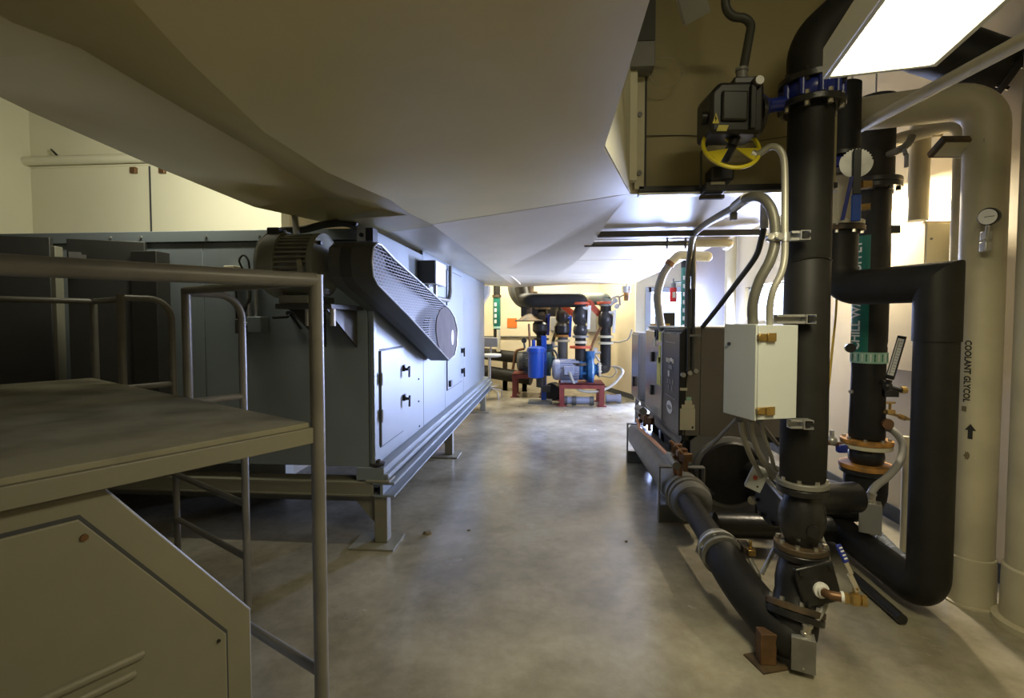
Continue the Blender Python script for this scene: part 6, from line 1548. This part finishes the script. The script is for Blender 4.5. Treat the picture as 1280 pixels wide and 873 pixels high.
MB().cyl(P(783, 362, Y=9.52), (P(783, 362, Y=9.52).x, 9.52, ZC - .001), .012, seg=8).cyl(P(783, 366, Y=9.5), P(783, 358, Y=9.5), .085, seg=18).build('lamp_holder', M_galv, t)
# green banded pipe at the left
t = thing('banded_pipe', P(621, 430, Y=11), 'dark riser with a green marker left of the orange sign', 'pipe')
q = P(621, 400, Y=11.0); zz = lambda v: P(621, v, Y=11.0).z
MB().cyl((q.x, 11.0, zz(432)), (q.x, 11.0, zz(345)), .075, seg=18).build('pipe', M_blk, t)
MB().lathe((q.x, 11.0, zz(408)), (0, 0, 1), [(.08, 0), (.088, .05), (.085, zz(370) - zz(408) - .05), (.078, zz(370) - zz(408))], 18).build('green_marker', M_teal, t)
MB().cyl((q.x, 11.0, zz(411)), (q.x, 11.0, zz(408)), .084, seg=18).build('white_band', M_tealp, t)
for k in range(4): MB().rbox((q.x - .02, 10.915, zz(402 - k * 7)), (.05, .012, .08)).build('marker_letter', M_lett, t)
MB().lathe((q.x + .04, 10.95, zz(440)), (0, 0, 1), [(.03, 0), (.045, .02), (.045, zz(412) - zz(440))], 12).build('sight_tube', M_label, t)
MB().cyl((q.x, 11.0, zz(372)), (q.x, 11.0, zz(369)), .10, seg=18).build('flange', M_rust, t)
# insulated pipes along the back wall
for i, (u0, v0, u1, v1, r, lb) in enumerate(((585, 440, 664, 449, .13, 'upper dark insulated pipe along the back wall behind the stool'), (585, 461, 664, 474, .14, 'lower dark insulated pipe along the floor behind the stool'))):
    a, b = P(u0, v0, Y=11.35 - .0), P(u1, v1, Y=10.9)
    o = tag(MB().cyl(a, b, r, seg=20).build('insulated_pipe', M_blk), lb, 'pipe')
    for k in (.15, .6, .9):
        q = a.lerp(b, k); MB().box((q.x - .05, q.y - .06, 0), (q.x + .05, q.y + .06, q.z - r + .01)).build('pipe_support', M_rust, o)
tag(MB().tube([P(641, 462, Y=10.3), P(645, 438, Y=10.3), P(656, 436, Y=10.3)], .03, .1, 10).build('bent_tube', M_bronze), 'brown bent tube rising beside the dark grey pump', 'pipe')
t = thing('gauge_post', P(655, 437, Y=10.3), 'small dark gauge on a stem over the dark grey pump', 'gauge')
MB().cyl(P(656, 436, Y=10.3), P(655, 428, Y=10.3), .02, seg=8).cyl(P(655, 426, Y=10.35), P(655, 426, Y=10.28), .055, seg=16).build('gauge_body', M_black, t)
# drafting stool
Ys = 9.9
q = P(612, 470, Y=Ys); zs = P(612, 443, Y=Ys).z
t = thing('swivel_stool', (q.x, Ys, 0), 'pale swivel stool with a low backrest in front of the green pipe', 'stool')
MB().lathe((q.x + .03, Ys, zs - .06), (0, 0, 1), [(.14, 0), (.205, .012), (.215, .04), (.20, .065), (.05, .075)], 28).build('seat', M_fab, t)
a, b = P(603, 422, Y=Ys + .17), P(622, 434, Y=Ys + .17)
MB().box((a.x, Ys + .15, b.z), (b.x, Ys + .20, a.z)).build('backrest', M_grey, t, bevel=.02, seg=3)
MB().tube([(q.x, Ys + .05, zs - .06), (q.x, Ys + .2, zs - .04), (q.x, Ys + .21, b.z + .05)], .018, .05, 8).build('back_support', M_grey, t)
MB().cyl((q.x, Ys, .14), (q.x, Ys, zs - .055), .03, seg=14).build('column', M_galv, t)
MB().torus((q.x, Ys, .26), (0, 0, 1), .19, .012, 32, 8).cyl((q.x - .19, Ys, .26), (q.x + .19, Ys, .26), .009, seg=8).build('foot_ring', M_zinc, t)
for k in range(5):
    a = 2 * math.pi * k / 5 + .5; c, s = math.cos(a), math.sin(a)
    MB().tube([(q.x, Ys, .20), (q.x + c * .26, Ys + s * .26, .15), (q.x + c * .27, Ys + s * .27, .0)], .016, .05, 8).build('leg', M_galv, t)
# pink cord on the floor under the air handler
M_pink = mat('pink_cord', (0.6, 0.22, 0.32), 0.5)
q = [P(538, 562, Y=5.75), P(545, 562, Z=.03), P(550, 556, Z=.06), P(552, 548, Y=5.9)]
tag(MB().sweep(bez(q), .014, 8).build('pink_cord', M_pink), 'small pink cord on the floor behind the middle air handler leg', 'cord')
# leaf scraps on the floor
M_scrap = mat('dry_scrap', (0.16, 0.13, 0.07), 0.8)
for i, (u, v, s, lb) in enumerate(((534, 668, .035, 'dry scrap on the floor to the right of the front air handler leg'), (783, 668 + 10, .012, 'tiny dark crumb on the floor left of the barrel saddle'), (586, 664, .012, 'tiny dark crumb on the floor right of the dry scrap'))):
    q = P(u, v, Z=.0); b = MB()
    b.loft([[q + V((math.cos(a) * s * (1 + .3 * math.sin(3 * a)), math.sin(a) * s * .7, .001)) for a in [k * math.pi / 5 for k in range(10)]], [q + V((math.cos(a) * s * .7, math.sin(a) * s * .5 + .004, s * .5 + .006 * math.sin(2 * a))) for a in [k * math.pi / 5 for k in range(10)]]])
    tag(b.build('floor_scrap', M_scrap), lb, 'scrap')
q = P(877, 670, Z=0.02); tag(MB().sphere(q, .028, 12, 8, sq=.7).build('rubber_cap', M_label), 'pale cap lying on the floor beside the dark floor pipe', 'cap')
# conduits and pipe on the pale wall at the upper left
yw = 4.62
z = P(90, 200, Y=yw - .05).z
t = thing('wall_pipe', (-4, yw - .05, z), 'pale pipe along the upper left wall above the air handler', 'pipe')
MB().cyl((XL, yw - .05, z), (-2.65, yw - .05, z), .045, seg=18).build('pipe', M_wallw, t)
for u in (5, 167, 203):
    q = P(u, 213, Y=yw - .02); MB().rbox((q.x, yw - .02, q.z), (.06, .036, .06)).build('bracket', M_bronze, t, bevel=.006)
jn = P(188, 240, Y=yw); o = struct(MB().box((jn.x - .008, yw - .006, 1.9), (jn.x + .008, yw, P(188, 208, Y=yw).z)).build('trim_1', M_seam))
struct(MB().box((XL, yw - .012, P(188, 207, Y=yw).z), (-2.6, yw, P(188, 205, Y=yw).z)).build('trim_2', M_wallw))
a = P(8, 160, Y=yw - .02); struct(MB().box((a.x - .12, yw - .05, 2.2), (a.x, yw, ZC)).build('trim_3', M_wallw))
q = [P(64, 187, Y=yw - .06), P(68, 191, Y=yw - .08), P(73, 196, Y=yw - .06)]
tag(MB().sweep(bez(q), .010, 6).build('wire_stub', M_black), 'short black wire end sticking up by the pale wall pipe', 'wire')
